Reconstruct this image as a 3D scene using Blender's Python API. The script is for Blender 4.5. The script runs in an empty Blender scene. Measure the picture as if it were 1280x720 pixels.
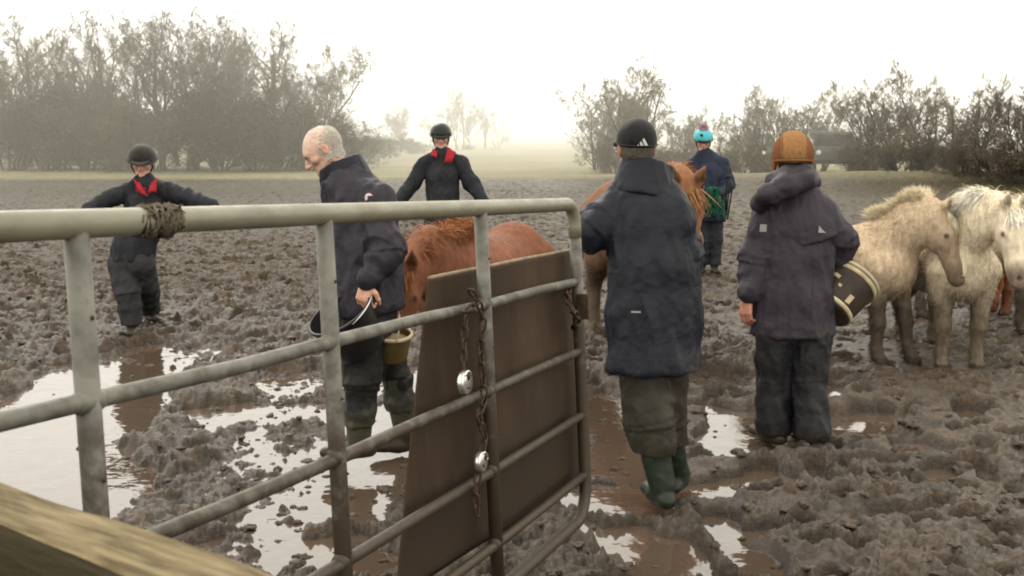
import bpy, bmesh, math, random
import numpy as np
from mathutils import Vector, Matrix
from mathutils.bvhtree import BVHTree

scene = bpy.context.scene
COL = bpy.data.collections.new('field'); scene.collection.children.link(COL)
R = math.radians
def V(*a): return np.array(a, dtype=float)
def nrm(a): a = np.asarray(a, float); return a / (np.linalg.norm(a) + 1e-12)

# ------------------------------------------------------------------ camera frame (real metres; eye 1.74 m above the mud)
FPX = 1400.0; HC = 1.74; TH = math.atan(195 / 1400.0)
_c, _s = math.cos(TH), math.sin(TH)
CF = V(0, _c, -_s); CU = V(0, _s, _c); CX = V(1, 0, 0); CC = V(0, 0, HC)
def ray(px, py): return CX * (px - 640) / FPX + CF + CU * (360 - py) / FPX
def at(px, py, t): return CC + t * ray(px, py)
def ground(px, py, z=0.0):
    r = ray(px, py); return CC + r * ((z - HC) / r[2])

# ------------------------------------------------------------------ object helpers
def tag(o, label=None, cat=None, group=None, kind=None):
    if label: o['label'] = label
    if cat: o['category'] = cat
    if group: o['group'] = group
    if kind: o['kind'] = kind
    return o
def empty(name, loc, label=None, cat=None, group=None, rz=0.0):
    o = bpy.data.objects.new(name, None); COL.objects.link(o); o.location = tuple(loc); o.rotation_euler.z = rz
    o.empty_display_size = .1
    return tag(o, label, cat, group)
def mk(name, verts, faces, mat, parent=None, smooth=True, col=None, attrs=None, loc=None):
    """verts (n,3), faces (m,k) array or list of faces -> one mesh object"""
    me = bpy.data.meshes.new(name)
    verts = np.asarray(verts, dtype=np.float32)
    if isinstance(faces, np.ndarray):
        m, k = faces.shape
        me.vertices.add(len(verts)); me.vertices.foreach_set('co', verts.ravel())
        me.loops.add(m * k); me.loops.foreach_set('vertex_index', faces.astype(np.int32).ravel())
        me.polygons.add(m); me.polygons.foreach_set('loop_start', np.arange(0, m * k, k, dtype=np.int32))
        me.update(calc_edges=True)
    else:
        me.from_pydata([tuple(map(float, v)) for v in verts], [], [tuple(int(i) for i in f) for f in faces]); me.update()
    if smooth: me.polygons.foreach_set('use_smooth', np.ones(len(me.polygons), dtype=bool))
    if col is not None:
        a = me.color_attributes.new('Col', 'FLOAT_COLOR', 'POINT')
        c4 = np.ones((len(verts), 4), dtype=np.float32); c4[:, :3] = col; a.data.foreach_set('color', c4.ravel())
    for k_, val in (attrs or {}).items():
        a = me.attributes.new(k_, 'FLOAT', 'POINT'); a.data.foreach_set('value', np.asarray(val, np.float32))
    if mat is not None: me.materials.append(mat)
    o = bpy.data.objects.new(name, me); COL.objects.link(o)
    if parent is not None: o.parent = parent
    if loc is not None: o.location = tuple(loc)
    return o
def copy_tree(o, parent=None):
    c = o.copy(); COL.objects.link(c)
    if parent is not None: c.parent = parent
    for ch in list(o.children): copy_tree(ch, c)
    return c

class MB:
    """collects simple shapes into one mesh"""
    def __init__(s): s.v = []; s.f = []; s.n = 0
    def add(s, v, f):
        v = np.asarray(v, float); s.v.append(v); s.f += [tuple(i + s.n for i in q) for q in f]; s.n += len(v); return s
    def box(s, c, size, rot=None, bev=0.0):
        bm = bmesh.new(); bmesh.ops.create_cube(bm, size=1.0)
        for v in bm.verts: v.co = Vector((v.co.x * size[0], v.co.y * size[1], v.co.z * size[2]))
        if bev: bmesh.ops.bevel(bm, geom=list(bm.edges), offset=bev, segments=2, affect='EDGES', profile=.6)
        vs = np.array([v.co[:] for v in bm.verts]); bm.verts.index_update()
        fs = [[v.index for v in f.verts] for f in bm.faces]; bm.free()
        if rot is not None: vs = vs @ np.asarray(rot).T
        return s.add(vs + np.asarray(c), fs)
    def tube(s, pts, r, n=10, cap=True, closed=False):
        v, f = tube(pts, r, n, cap, closed); return s.add(v, f)
    def lathe(s, prof, n=32, M=None, o=(0, 0, 0)):
        vs = []; fs = []
        for (r, z) in prof:
            for i in range(n):
                a = 2 * math.pi * i / n; vs.append((r * math.cos(a), r * math.sin(a), z))
        for j in range(len(prof) - 1):
            for i in range(n):
                fs.append((j * n + i, j * n + (i + 1) % n, (j + 1) * n + (i + 1) % n, (j + 1) * n + i))
        vs = np.array(vs)
        if M is not None: vs = vs @ np.asarray(M).T
        return s.add(vs + np.asarray(o), fs)
    def build(s, name, mat, parent=None, smooth=True, loc=None, off=None):
        v = np.concatenate(s.v)
        if off is not None: v = v - np.asarray(off)
        return mk(name, v, s.f, mat, parent, smooth, loc=loc)

def tube(pts, r, n=10, cap=True, closed=False):
    pts = [np.asarray(p, float) for p in pts]; m = len(pts)
    rs = [r] * m if np.isscalar(r) else list(r)
    vs = []; fs = []; ref = None
    for i in range(m):
        if closed: d = pts[(i + 1) % m] - pts[i - 1]
        else: d = pts[min(i + 1, m - 1)] - pts[max(i - 1, 0)]
        d = nrm(d)
        if ref is None: ref = V(0, 0, 1) if abs(d[2]) < .9 else V(1, 0, 0)
        a = nrm(ref - d * (ref @ d)); b = np.cross(d, a); ref = a
        for k in range(n):
            t = 2 * math.pi * k / n; vs.append(pts[i] + rs[i] * (a * math.cos(t) + b * math.sin(t)))
    for i in range(m if closed else m - 1):
        j = (i + 1) % m
        for k in range(n):
            fs.append((i * n + k, i * n + (k + 1) % n, j * n + (k + 1) % n, j * n + k))
    if cap and not closed:
        fs.append(tuple(range(n - 1, -1, -1))); fs.append(tuple(range((m - 1) * n, m * n)))
    return np.array(vs), fs

# ------------------------------------------------------------------ noise (numpy)
def _h(ix, iy, iz, seed):
    with np.errstate(over='ignore'):
        h = (ix.astype(np.int64) * 374761393 + iy.astype(np.int64) * 668265263 + iz.astype(np.int64) * 2147483647 + seed * 974711) & 0xffffffff
        h = ((h ^ (h >> 13)) * 1274126177) & 0xffffffff
        h = ((h ^ (h >> 16)) * 2246822519) & 0xffffffff
        h = h ^ (h >> 15)
    return (h & 0xffffff) / float(0x1000000)
def vn2(x, y, seed=0):
    ix = np.floor(x); iy = np.floor(y); fx = x - ix; fy = y - iy
    fx = fx * fx * fx * (fx * (fx * 6 - 15) + 10); fy = fy * fy * fy * (fy * (fy * 6 - 15) + 10)
    z = np.zeros_like(ix)
    a = _h(ix, iy, z, seed); b = _h(ix + 1, iy, z, seed); c = _h(ix, iy + 1, z, seed); d = _h(ix + 1, iy + 1, z, seed)
    return (a + (b - a) * fx) * (1 - fy) + (c + (d - c) * fx) * fy
def fbm2(x, y, oct=4, seed=0, gain=.5):
    s = 0; a = 1; n = 0
    for o in range(oct):
        s = s + a * vn2(x * 2 ** o + 17.3 * o, y * 2 ** o - 9.1 * o, seed + o); n += a; a *= gain
    return s / n - .5
def vn3(p, seed=0):
    i = np.floor(p); f = p - i; f = f * f * (3 - 2 * f); r = 0
    for dx in (0, 1):
        for dy in (0, 1):
            for dz in (0, 1):
                w = (f[:, 0] if dx else 1 - f[:, 0]) * (f[:, 1] if dy else 1 - f[:, 1]) * (f[:, 2] if dz else 1 - f[:, 2])
                r = r + w * _h(i[:, 0] + dx, i[:, 1] + dy, i[:, 2] + dz, seed)
    return r
def fbm3(p, oct=3, seed=0):
    s = 0; a = 1; n = 0
    for o in range(oct):
        s = s + a * vn3(p * 2 ** o + 31.7 * o, seed + o); n += a; a *= .5
    return s / n - .5
def worley2(x, y, seed=0):
    ix = np.floor(x); iy = np.floor(y); best = np.full(x.shape, 9.0); rid = np.zeros(x.shape); z = np.zeros_like(ix)
    for dx in (-1, 0, 1):
        for dy in (-1, 0, 1):
            cx = ix + dx; cy = iy + dy
            ox = cx + _h(cx, cy, z, seed); oy = cy + _h(cx, cy, z + 1, seed)
            d = (x - ox) ** 2 + (y - oy) ** 2; m = d < best
            best = np.where(m, d, best); rid = np.where(m, _h(cx, cy, z + 2, seed), rid)
    return np.sqrt(best), rid

# ------------------------------------------------------------------ signed distance bodies -> one continuous mesh
class SDF:
    def __init__(s, res): s.res = res; s.p = []
    def add(s, fn, lo, hi, k=.02, op=1): s.p.append((fn, np.asarray(lo, float), np.asarray(hi, float), k, op)); return s
    def cap(s, a, b, ra, rb=None, k=.02, flat=None, op=1):
        a = np.asarray(a, float); b = np.asarray(b, float); rb = ra if rb is None else rb
        ab = b - a; L = ab @ ab + 1e-12; m = max(ra, rb)
        def fn(P):
            q = P - a; h = np.clip((q @ ab) / L, 0, 1); w = q - h[..., None] * ab
            if flat is not None:
                n, f = flat; w = w + ((f - 1) * (w @ n))[..., None] * n
            return np.sqrt((w * w).sum(-1)) - (ra + (rb - ra) * h)
        return s.add(fn, np.minimum(a, b) - m, np.maximum(a, b) + m, k, op)
    def chain(s, pts, rs, k=.02, flat=None):
        for i in range(len(pts) - 1): s.cap(pts[i], pts[i + 1], rs[i], rs[i + 1], k, flat)
        return s
    def ell(s, c, r, rot=None, k=.02, op=1):
        c = np.asarray(c, float); r = np.asarray(r, float); Rm = np.eye(3) if rot is None else np.asarray(rot)  # columns = local axes
        def fn(P):
            q = (P - c) @ Rm; k0 = np.sqrt(((q / r) ** 2).sum(-1)); k1 = np.sqrt(((q / (r * r)) ** 2).sum(-1)) + 1e-9
            return k0 * (k0 - 1) / k1
        e = np.abs(Rm) @ r
        return s.add(fn, c - e, c + e, k, op)
    def cut(s, o, n, k=.004):
        """remove everything on the +n side of the plane"""
        o = np.asarray(o, float); n = nrm(n)
        s.p.append((lambda P: (P - o) @ n, None, None, k, 'cut')); return s
    def mesh(s):
        res = s.res; pad = .03 + 2 * res
        lo = np.min([p[1] for p in s.p if p[4] == 1], axis=0) - pad; hi = np.max([p[2] for p in s.p if p[4] == 1], axis=0) + pad
        n = np.ceil((hi - lo) / res).astype(int) + 1
        ax = [lo[i] + res * np.arange(n[i]) for i in range(3)]
        D = np.full(tuple(n), 1.0, dtype=np.float32)
        for fn, l, h, k, op in s.p:
            if op == 'cut': i0 = np.zeros(3, int); i1 = n
            else:
                m = max(k, 3 * res) + res
                i0 = np.clip(np.floor((l - m - lo) / res).astype(int), 0, n); i1 = np.clip(np.ceil((h + m - lo) / res).astype(int) + 1, 0, n)
            sl = tuple(slice(i0[i], i1[i]) for i in range(3))
            if op == 'cut':
                # planes are evaluated on the broadcast axes only
                X = np.stack(np.meshgrid(ax[0][[0, -1]], ax[1][[0, -1]], ax[2][[0, -1]], indexing='ij'), -1)
                gx = (fn(V(1, 0, 0)[None])[0] - fn(V(0, 0, 0)[None])[0]); gy = (fn(V(0, 1, 0)[None])[0] - fn(V(0, 0, 0)[None])[0]); gz = (fn(V(0, 0, 1)[None])[0] - fn(V(0, 0, 0)[None])[0])
                c0 = fn(V(0, 0, 0)[None])[0]
                d = (c0 + gx * ax[0][:, None, None] + gy * ax[1][None, :, None] + gz * ax[2][None, None, :]).astype(np.float32)
                D = np.maximum(D, d); continue
            P = np.stack(np.meshgrid(ax[0][sl[0]], ax[1][sl[1]], ax[2][sl[2]], indexing='ij'), -1)
            d = fn(P).astype(np.float32); a = D[sl]
            if op == 1:
                hh = np.maximum(k - np.abs(a - d), 0) / k; D[sl] = np.minimum(a, d) - hh * hh * k * .25
            else:
                d = -d; hh = np.maximum(k - np.abs(a - d), 0) / k; D[sl] = np.maximum(a, d) + hh * hh * k * .25
        return surface_nets(D, lo, res)
def surface_nets(D, lo, res):
    S = D < 0
    nx, ny, nz = [q - 1 for q in D.shape]
    cnt = np.zeros((nx, ny, nz), np.int8)
    cs = [(a, b, c) for a in (0, 1) for b in (0, 1) for c in (0, 1)]
    for a, b, c in cs: cnt += S[a:a + nx, b:b + ny, c:c + nz]
    act = np.argwhere((cnt > 0) & (cnt < 8))
    idx = np.full((nx, ny, nz), -1, np.int64); idx[act[:, 0], act[:, 1], act[:, 2]] = np.arange(len(act))
    val = {q: D[act[:, 0] + q[0], act[:, 1] + q[1], act[:, 2] + q[2]].astype(float) for q in cs}
    acc = np.zeros((len(act), 3)); num = np.zeros(len(act))
    for q in cs:
        for i in range(3):
            if q[i] == 0:
                p = list(q); p[i] = 1; p = tuple(p); a = val[q]; b = val[p]; m = (a < 0) != (b < 0)
                t = np.where(m, a / np.where(np.abs(a - b) < 1e-9, 1e-9, a - b), 0)
                pos = np.tile(np.array(q, float), (len(act), 1)); pos[:, i] = t
                acc += pos * m[:, None]; num += m
    verts = lo + res * (act + acc / num[:, None])
    faces = []
    for i in range(3):
        j, k = (i + 1) % 3, (i + 2) % 3
        sa = [slice(1, -1)] * 3; sb = [slice(1, -1)] * 3; sa[i] = slice(0, -1); sb[i] = slice(1, None)
        A = S[tuple(sa)]; B = S[tuple(sb)]
        for flip, m in ((False, A & ~B), (True, ~A & B)):
            e = np.argwhere(m)
            if not len(e): continue
            e = e.copy(); o = np.ones(3, int); o[i] = 0; e = e + o
            def cell(dj, dk):
                c = e.copy(); c[:, j] -= dj; c[:, k] -= dk; return idx[c[:, 0], c[:, 1], c[:, 2]]
            q = np.stack([cell(1, 1), cell(0, 1), cell(0, 0), cell(1, 0)], 1)
            faces.append(q[:, ::-1] if flip else q)
    return verts, np.concatenate(faces)
def vnormals(v, f):
    n = np.zeros_like(v); a = np.cross(v[f[:, 2]] - v[f[:, 0]], v[f[:, 3]] - v[f[:, 1]])
    for i in range(4): np.add.at(n, f[:, i], a)
    return n / (np.linalg.norm(n, axis=1)[:, None] + 1e-12)
def relax(v, f, it=1, lam=.5):
    for _ in range(it):
        s = np.zeros_like(v); c = np.zeros(len(v))
        for i in range(4):
            for j in (1, 3):
                np.add.at(s, f[:, i], v[f[:, (i + j) % 4]]); np.add.at(c, f[:, i], 1)
        v = v + lam * (s / c[:, None] - v)
    return v
def blades(roots, dirs, length, width, rng, droop=.5, seg=3, curl=.25):
    """many tapering hair blades, one array"""
    n = len(roots); L = np.broadcast_to(length, (n,)).astype(float); W = np.broadcast_to(width, (n,)).astype(float)
    side = np.cross(dirs, rng.normal(size=(n, 3))); side /= np.linalg.norm(side, axis=1)[:, None] + 1e-9
    d = dirs.copy(); p = roots.copy(); vs = []
    bend = rng.normal(size=(n, 3)) * curl
    for s_ in range(seg + 1):
        w = W * (1 - (s_ / seg) ** 1.5) + .0006
        vs.append(p - side * w[:, None] * .5); vs.append(p + side * w[:, None] * .5)
        d = d + (V(0, 0, -1) * droop + bend) / seg; d /= np.linalg.norm(d, axis=1)[:, None]
        p = p + d * (L / seg)[:, None]
    v = np.stack(vs, 1).reshape(-1, 3); k = 2 * (seg + 1)
    base = np.arange(n)[:, None] * k
    f = np.concatenate([base + np.array([2 * s_, 2 * s_ + 1, 2 * s_ + 3, 2 * s_ + 2]) for s_ in range(seg)])
    return v, f

# ------------------------------------------------------------------ materials
def mat(name, base=(.5, .5, .5), rough=.6, metal=0.0, spec=.18, attr=None, mixc=None, nscale=8.0, ndetail=5.0, contrast=(.35, .65),
        bump=0.0, bscale=60.0, bdist=.01, stretch=None, sheen=0.0, mud=None, mudz=(0.0, .5), rvar=0.0, crease=0.0):
    m = bpy.data.materials.new(name); m.use_nodes = True; nt = m.node_tree; N = nt.nodes; L = nt.links
    b = N['Principled BSDF']; b.inputs['Roughness'].default_value = rough; b.inputs['Metallic'].default_value = metal
    b.inputs['Specular IOR Level'].default_value = spec
    if sheen: b.inputs['Sheen Weight'].default_value = sheen; b.inputs['Sheen Roughness'].default_value = .5
    tc = N.new('ShaderNodeTexCoord'); mp = N.new('ShaderNodeMapping'); L.new(tc.outputs['Object'], mp.inputs['Vector'])
    if stretch: mp.inputs['Scale'].default_value = stretch
    def noise(sc, det=5.0, rg=.6):
        n = N.new('ShaderNodeTexNoise'); n.inputs['Scale'].default_value = sc; n.inputs['Detail'].default_value = det; n.inputs['Roughness'].default_value = rg
        L.new(mp.outputs['Vector'], n.inputs['Vector']); return n
    def ramp(src, a, c):
        r = N.new('ShaderNodeMapRange'); r.inputs['From Min'].default_value = a; r.inputs['From Max'].default_value = c; L.new(src, r.inputs['Value']); return r.outputs['Result']
    def mix(f, a, c):
        x = N.new('ShaderNodeMix'); x.data_type = 'RGBA'
        if hasattr(f, 'links') or not isinstance(f, (int, float)): L.new(f, x.inputs['Factor'])
        else: x.inputs['Factor'].default_value = f
        for s_, val in ((6, a), (7, c)):
            if isinstance(val, tuple): x.inputs[s_].default_value = (*val[:3], 1)
            else: L.new(val, x.inputs[s_])
        return x.outputs[2]
    if attr:
        at_ = N.new('ShaderNodeAttribute'); at_.attribute_name = attr; c = at_.outputs['Color']
        n = noise(nscale, ndetail); f = ramp(n.outputs['Fac'], *contrast)
        mu = N.new('ShaderNodeMix'); mu.data_type = 'RGBA'; mu.blend_type = 'MULTIPLY'; mu.inputs['Factor'].default_value = 1
        L.new(c, mu.inputs[6]); c2 = mix(f, mixc or (.6, .58, .55), (1.25, 1.25, 1.25)); L.new(c2, mu.inputs[7]); c = mu.outputs[2]
    elif mixc:
        n = noise(nscale, ndetail); c = mix(ramp(n.outputs['Fac'], *contrast), base, mixc)
    else: c = None
    if mud:
        ge = N.new('ShaderNodeNewGeometry'); sp = N.new('ShaderNodeSeparateXYZ'); L.new(ge.outputs['Position'], sp.inputs[0])
        z = ramp(sp.outputs['Z'], mudz[1], mudz[0]); nn = noise(14, 6, .7)
        ma = N.new('ShaderNodeMath'); ma.operation = 'ADD'; L.new(z, ma.inputs[0]); L.new(nn.outputs['Fac'], ma.inputs[1])
        c = mix(ramp(ma.outputs[0], .75, 1.0), c if c is not None else tuple(base), mud)
    if c is None: b.inputs['Base Color'].default_value = (*base, 1)
    else: L.new(c, b.inputs['Base Color'])
    if rvar:
        n = noise(nscale * 1.7, 4); L.new(ramp2(N, L, n.outputs['Fac'], .3, .7, rough - rvar, rough + rvar), b.inputs['Roughness'])
    bp0 = None
    if crease:                                                            # sharp soft-cloth creases
        n = noise(4.2, 2, .5); n.inputs['Distortion'].default_value = 1.2; cr = N.new('ShaderNodeMath'); cr.operation = 'PINGPONG'; cr.inputs[1].default_value = .12; L.new(n.outputs['Fac'], cr.inputs[0])
        bp0 = N.new('ShaderNodeBump'); bp0.inputs['Strength'].default_value = crease; bp0.inputs['Distance'].default_value = .16; L.new(cr.outputs[0], bp0.inputs['Height']); L.new(bp0.outputs['Normal'], b.inputs['Normal'])
    if bump:
        n = noise(bscale, 6, .65); bp = N.new('ShaderNodeBump'); bp.inputs['Strength'].default_value = bump; bp.inputs['Distance'].default_value = bdist
        L.new(n.outputs['Fac'], bp.inputs['Height']); L.new(bp.outputs['Normal'], b.inputs['Normal'])
        if bp0: L.new(bp0.outputs['Normal'], bp.inputs['Normal'])
    return m
def ramp2(N, L, src, a, c, x, y):
    r = N.new('ShaderNodeMapRange'); r.inputs['From Min'].default_value = a; r.inputs['From Max'].default_value = c
    r.inputs['To Min'].default_value = x; r.inputs['To Max'].default_value = y; L.new(src, r.inputs['Value']); return r.outputs['Result']

MUDC = (.040, .031, .022)
M = dict(
    skin=mat('skin', attr='Col', rough=.5, spec=.3, nscale=55, mixc=(.97, .95, .94), bump=.3, bscale=110, bdist=.004),
    hair=mat('hair', (.06, .05, .042), rough=.7, mixc=(.11, .095, .08), nscale=120, stretch=(1, 1, .2), bump=.5, bscale=200),
    hair_dark=mat('hair_dark', (.02, .016, .013), rough=.6, bump=.5, bscale=200),
    coat_navy=mat('coat_navy', (.0088, .0104, .0160), rough=.5, mixc=(.0116, .0132, .0198), nscale=4, bump=.12, bscale=26, bdist=.010, crease=.11, mud=(.055, .042, .03), mudz=(.08, .80)),
    coat_plum=mat('coat_plum', (.027, .0225, .030), rough=.55, mixc=(.032, .0268, .035), nscale=4, bump=.12, bscale=26, bdist=.010, crease=.11, mud=(.055, .042, .03), mudz=(.08, .80)),
    coat_slate=mat('coat_slate', (.022, .0195, .027), rough=.55, mixc=(.027, .024, .032), nscale=4, bump=.12, bscale=26, bdist=.010, crease=.11, mud=(.055, .042, .03), mudz=(.08, .80)),
    overall=mat('overall', (.012, .0135, .018), rough=.7, mixc=(.021, .022, .027), nscale=6, bump=.12, bscale=26, bdist=.010, crease=.11),
    overall_leg=mat('overall_leg', (.022, .022, .026), rough=.75, mixc=(.034, .034, .037), nscale=6, bump=.12, bscale=26, bdist=.010, crease=.11, mud=MUDC, mudz=(-.08, .18)),
    blue_coat=mat('blue_coat', (.010, .014, .028), rough=.65, mixc=(.018, .023, .042), nscale=6, bump=.12, bscale=26, bdist=.010, crease=.11),
    trouser_olive=mat('trouser_olive', (.022, .0215, .015), rough=.5, mixc=(.034, .032, .023), nscale=7, bump=.12, bscale=26, bdist=.010, crease=.11, mud=MUDC, mudz=(-.1, .42)),
    trouser_black=mat('trouser_black', (.009, .009, .011), rough=.5, mixc=(.018, .017, .019), nscale=6, bump=.4, bscale=26, bdist=.025, mud=(.032, .026, .020), mudz=(-.10, .12)),
    boot_green=mat('boot_green', (.008, .013, .009), rough=.45, spec=.25, mixc=(.02, .026, .018), nscale=9, bump=.1, bscale=20, mud=MUDC, mudz=(-.14, .04)),
    boot_olive=mat('boot_olive', (.035, .036, .022), rough=.35, mixc=(.06, .058, .038), nscale=9, bump=.1, bscale=20, mud=MUDC, mudz=(-.08, .2)),
    boot_black=mat('boot_black', (.010, .010, .010), rough=.4, mixc=(.02, .019, .018), nscale=9, mud=MUDC, mudz=(-.1, .15)),
    red=mat('red_cloth', (.22, .010, .018), rough=.85, mixc=(.30, .02, .03), nscale=20, bump=.3, bscale=60),
    white_cloth=mat('white_cloth', (.62, .60, .58), rough=.7),
    pink_badge=mat('badge_pink', (.40, .28, .30), rough=.7, mixc=(.55, .45, .45), nscale=60),
    grey_badge=mat('badge_grey', (.26, .25, .25), rough=.6),
    cap_black=mat('cap_black', (.008, .008, .0085), rough=.8, mixc=(.013, .013, .014), nscale=30, bump=.4, bscale=250, bdist=.003, sheen=.1),
    helmet_velvet=mat('helmet_velvet', (.014, .013, .011), rough=.85, mixc=(.024, .022, .018), nscale=20, bump=.3, bscale=200, sheen=.2),
    helmet_shell=mat('helmet_shell', (.012, .014, .013), rough=.3, mixc=(.02, .023, .02), nscale=5),
    teal=mat('teal_silk', (.055, .34, .40), rough=.45, mixc=(.09, .42, .47), nscale=14, bump=.3, bscale=40),
    pom=mat('pompom_wool', attr='Col', rough=.9),
    hat_cord=mat('corduroy_tan', attr='Col', rough=.95, spec=.02, nscale=30, mixc=(.8, .77, .75), bump=.35, bscale=45, bdist=.005, stretch=(5, 5, .6)),
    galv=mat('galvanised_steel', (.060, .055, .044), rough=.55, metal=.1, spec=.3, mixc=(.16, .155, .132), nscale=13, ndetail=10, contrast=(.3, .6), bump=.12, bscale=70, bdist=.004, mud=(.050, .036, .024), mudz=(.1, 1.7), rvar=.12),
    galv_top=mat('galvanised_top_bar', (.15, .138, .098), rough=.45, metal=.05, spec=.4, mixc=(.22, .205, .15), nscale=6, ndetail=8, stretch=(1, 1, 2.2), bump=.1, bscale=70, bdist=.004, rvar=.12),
    rubber=mat('brown_rubber', (.030, .018, .010), rough=.75, spec=.15, mixc=(.056, .036, .022), nscale=4.5, ndetail=11, stretch=(1, 1, .35), bump=.35, bscale=40, bdist=.006, mud=(.034, .023, .015), mudz=(.2, 1.0)),
    rust=mat('rusty_steel', (.028, .018, .013), rough=.65, metal=.2, mixc=(.075, .045, .030), nscale=40, bump=.4, bscale=160, bdist=.002),
    chrome=mat('bright_steel', (.72, .70, .66), rough=.22, metal=.85, mixc=(.55, .53, .5), nscale=20),
    lock_dark=mat('lock_keyway', (.03, .028, .025), rough=.5),
    twine=mat('muddy_twine', (.07, .055, .04), rough=.95, mixc=(.14, .115, .085), nscale=30),
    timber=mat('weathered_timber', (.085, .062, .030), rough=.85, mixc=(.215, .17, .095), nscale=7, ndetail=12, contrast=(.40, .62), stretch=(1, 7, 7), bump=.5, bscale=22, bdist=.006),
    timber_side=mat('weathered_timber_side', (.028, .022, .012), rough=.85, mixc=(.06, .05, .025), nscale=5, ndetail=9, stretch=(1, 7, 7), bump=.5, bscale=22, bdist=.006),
    grey_wood=mat('grey_wood', (.10, .085, .065), rough=.85, mixc=(.16, .14, .11), nscale=6),
    bucket_black=mat('black_plastic', (.010, .010, .011), rough=.35, mixc=(.018, .017, .017), nscale=9),
    bucket_brown=mat('brown_plastic', (.030, .020, .015), rough=.45, mixc=(.05, .036, .027), nscale=9, mud=MUDC, mudz=(.3, .9)),
    bucket_olive=mat('olive_plastic', (.085, .058, .022), rough=.5, mixc=(.13, .095, .04), nscale=9),
    cream=mat('cream_plastic', (.50, .43, .28), rough=.5, mixc=(.34, .28, .18), nscale=18),
    wire=mat('bright_wire', (.6, .6, .58), rough=.3, metal=.8),
    feed=mat('horse_feed', (.22, .16, .08), rough=.95, mixc=(.34, .26, .15), nscale=120, bump=.8, bscale=160),
    green_net=mat('green_net', (.010, .07, .04), rough=.8, mixc=(.02, .12, .07), nscale=30),
    strap=mat('black_strap', (.01, .01, .01), rough=.6),
    horse=mat('horse_coat', attr='Col', rough=.75, spec=.25, nscale=26, ndetail=7, mixc=(.68, .64, .60), contrast=(.3, .7), stretch=(1, 1, .45), bump=.5, bscale=75, bdist=.010),
    horsehair=mat('horse_hair', attr='Col', rough=.75, spec=.12, nscale=30, mixc=(.75, .72, .7)),
    bark=mat('bark', (.052, .044, .033), rough=.9, mixc=(.085, .075, .058), nscale=9, bump=.5, bscale=30, bdist=.03),
    twig=mat('twigs', (.060, .048, .036), rough=.9, mixc=(.085, .068, .050), nscale=1.2),
    twig_red_hazed=mat('twigs_brown_hazed', (.085, .067, .050), rough=.9, spec=.05, mixc=(.115, .09, .068), nscale=1.2),  # brown twigs, lightened in the colour to stand in for haze
    twig_hazed=mat('twigs_hazed', (.14, .115, .085), rough=.9, spec=.05, mixc=(.175, .142, .105), nscale=1.2),  # right hedge twigs: haze painted in as a paler base colour
    leaf=mat('leaf_dull_green', (.050, .047, .029), rough=.9, spec=.05, mixc=(.068, .062, .040), nscale=1.5),
    leaf_brown_hazed=mat('leaf_brown_hazed', (.105, .088, .062), rough=.9, spec=.05, mixc=(.13, .108, .078), nscale=1.5),  # brown leaves with a haze lift mixed into their colour
    leaf_yellow=mat('leaf_yellow', (.30, .25, .05), rough=.8, mixc=(.2, .2, .06), nscale=3),
    car_paint=mat('car_paint', (.05, .055, .05), rough=.3, mixc=(.07, .075, .07), nscale=3),
    glass=mat('window_glass', (.05, .055, .055), rough=.08, spec=1.0),
    tyre=mat('tyre_rubber', (.012, .012, .012), rough=.8),
    lamp=mat('lamp_lens', (.6, .6, .58), rough=.15),
)
# ================================================================== SETTING: mud field
# puddles as world-space ellipses (centre x, y, radius along view, radius across, depth)
def pud(px, py, rx, ry, depth):
    g = ground(px, py); a = ground(px - rx, py); b = ground(px, py - ry); c = ground(px, py + ry)
    return (g[0], (b[1] + c[1]) / 2, abs(g[0] - a[0]), (b[1] - c[1]) / 2, depth)
PUD = [pud(*q) for q in [
    (40, 520, 150, 62, .17), (-60, 560, 170, 90, .2), (120, 470, 110, 38, .10), (165, 440, 55, 22, .10), (255, 428, 48, 13, .09),
    (60, 610, 120, 60, .2), (300, 575, 60, 55, .085), (345, 505, 120, 24, .10), (370, 470, 60, 14, .08), (250, 610, 90, 40, .075), (390, 600, 120, 70, .10), (330, 690, 90, 45, .095),
    (360, 570, 200, 120, .045), (470, 590, 80, 60, .105), (540, 470, 60, 20, .09), (480, 520, 70, 28, .11), (560, 560, 60, 40, .08), (430, 690, 80, 40, .11),
    *[(a, b, c * 1.3, d * 1.35, e + .02) for a, b, c, d, e in [(925, 528, 48, 22, .12), (905, 560, 40, 10, .08), (765, 515, 40, 26, .10), (770, 560, 50, 24, .09), (755, 612, 52, 14, .11), (755, 662, 40, 16, .11),
    (925, 598, 40, 9, .10), (840, 605, 60, 10, .09), (915, 654, 32, 9, .10), (960, 680, 46, 18, .08), (845, 690, 38, 26, .09), (800, 680, 40, 22, .08),
    (1050, 484, 26, 7, .10), (1075, 520, 40, 10, .07), (1110, 522, 26, 8, .08), (1140, 545, 30, 9, .07), (1175, 548, 22, 8, .08), (1020, 640, 18, 8, .07), (740, 470, 18, 7, .08), (890, 470, 26, 6, .07), (1000, 455, 40, 6, .05),
    (1276, 610, 14, 10, .09), (1274, 700, 14, 10, .09), (1190, 590, 40, 12, .05), (350, 462, 40, 10, .08), (205, 455, 40, 26, .08), (1060, 470, 20, 5, .09), (1000, 500, 22, 6, .08), (1090, 560, 26, 7, .08), (1215, 520, 26, 6, .08), (870, 500, 24, 7, .09), (1000, 600, 26, 7, .08), (1100, 640, 30, 9, .07), (880, 640, 26, 8, .09)]]]]
FEET = [(*ground(px, py)[:2], r) for px, py, r in ((812, 616, .22), (856, 596, .2), (982, 540, .26), (1015, 545, .26), (440, 553, .26), (500, 552, .26), (165, 408, .3), (188, 392, .3), (553, 362, .4), (886, 335, .5),
    (1133, 456, .25), (1172, 446, .25), (1095, 440, .3), (1208, 462, .25), (1262, 486, .25), (745, 445, .3), (780, 440, .3))]
WL = -.062
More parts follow.
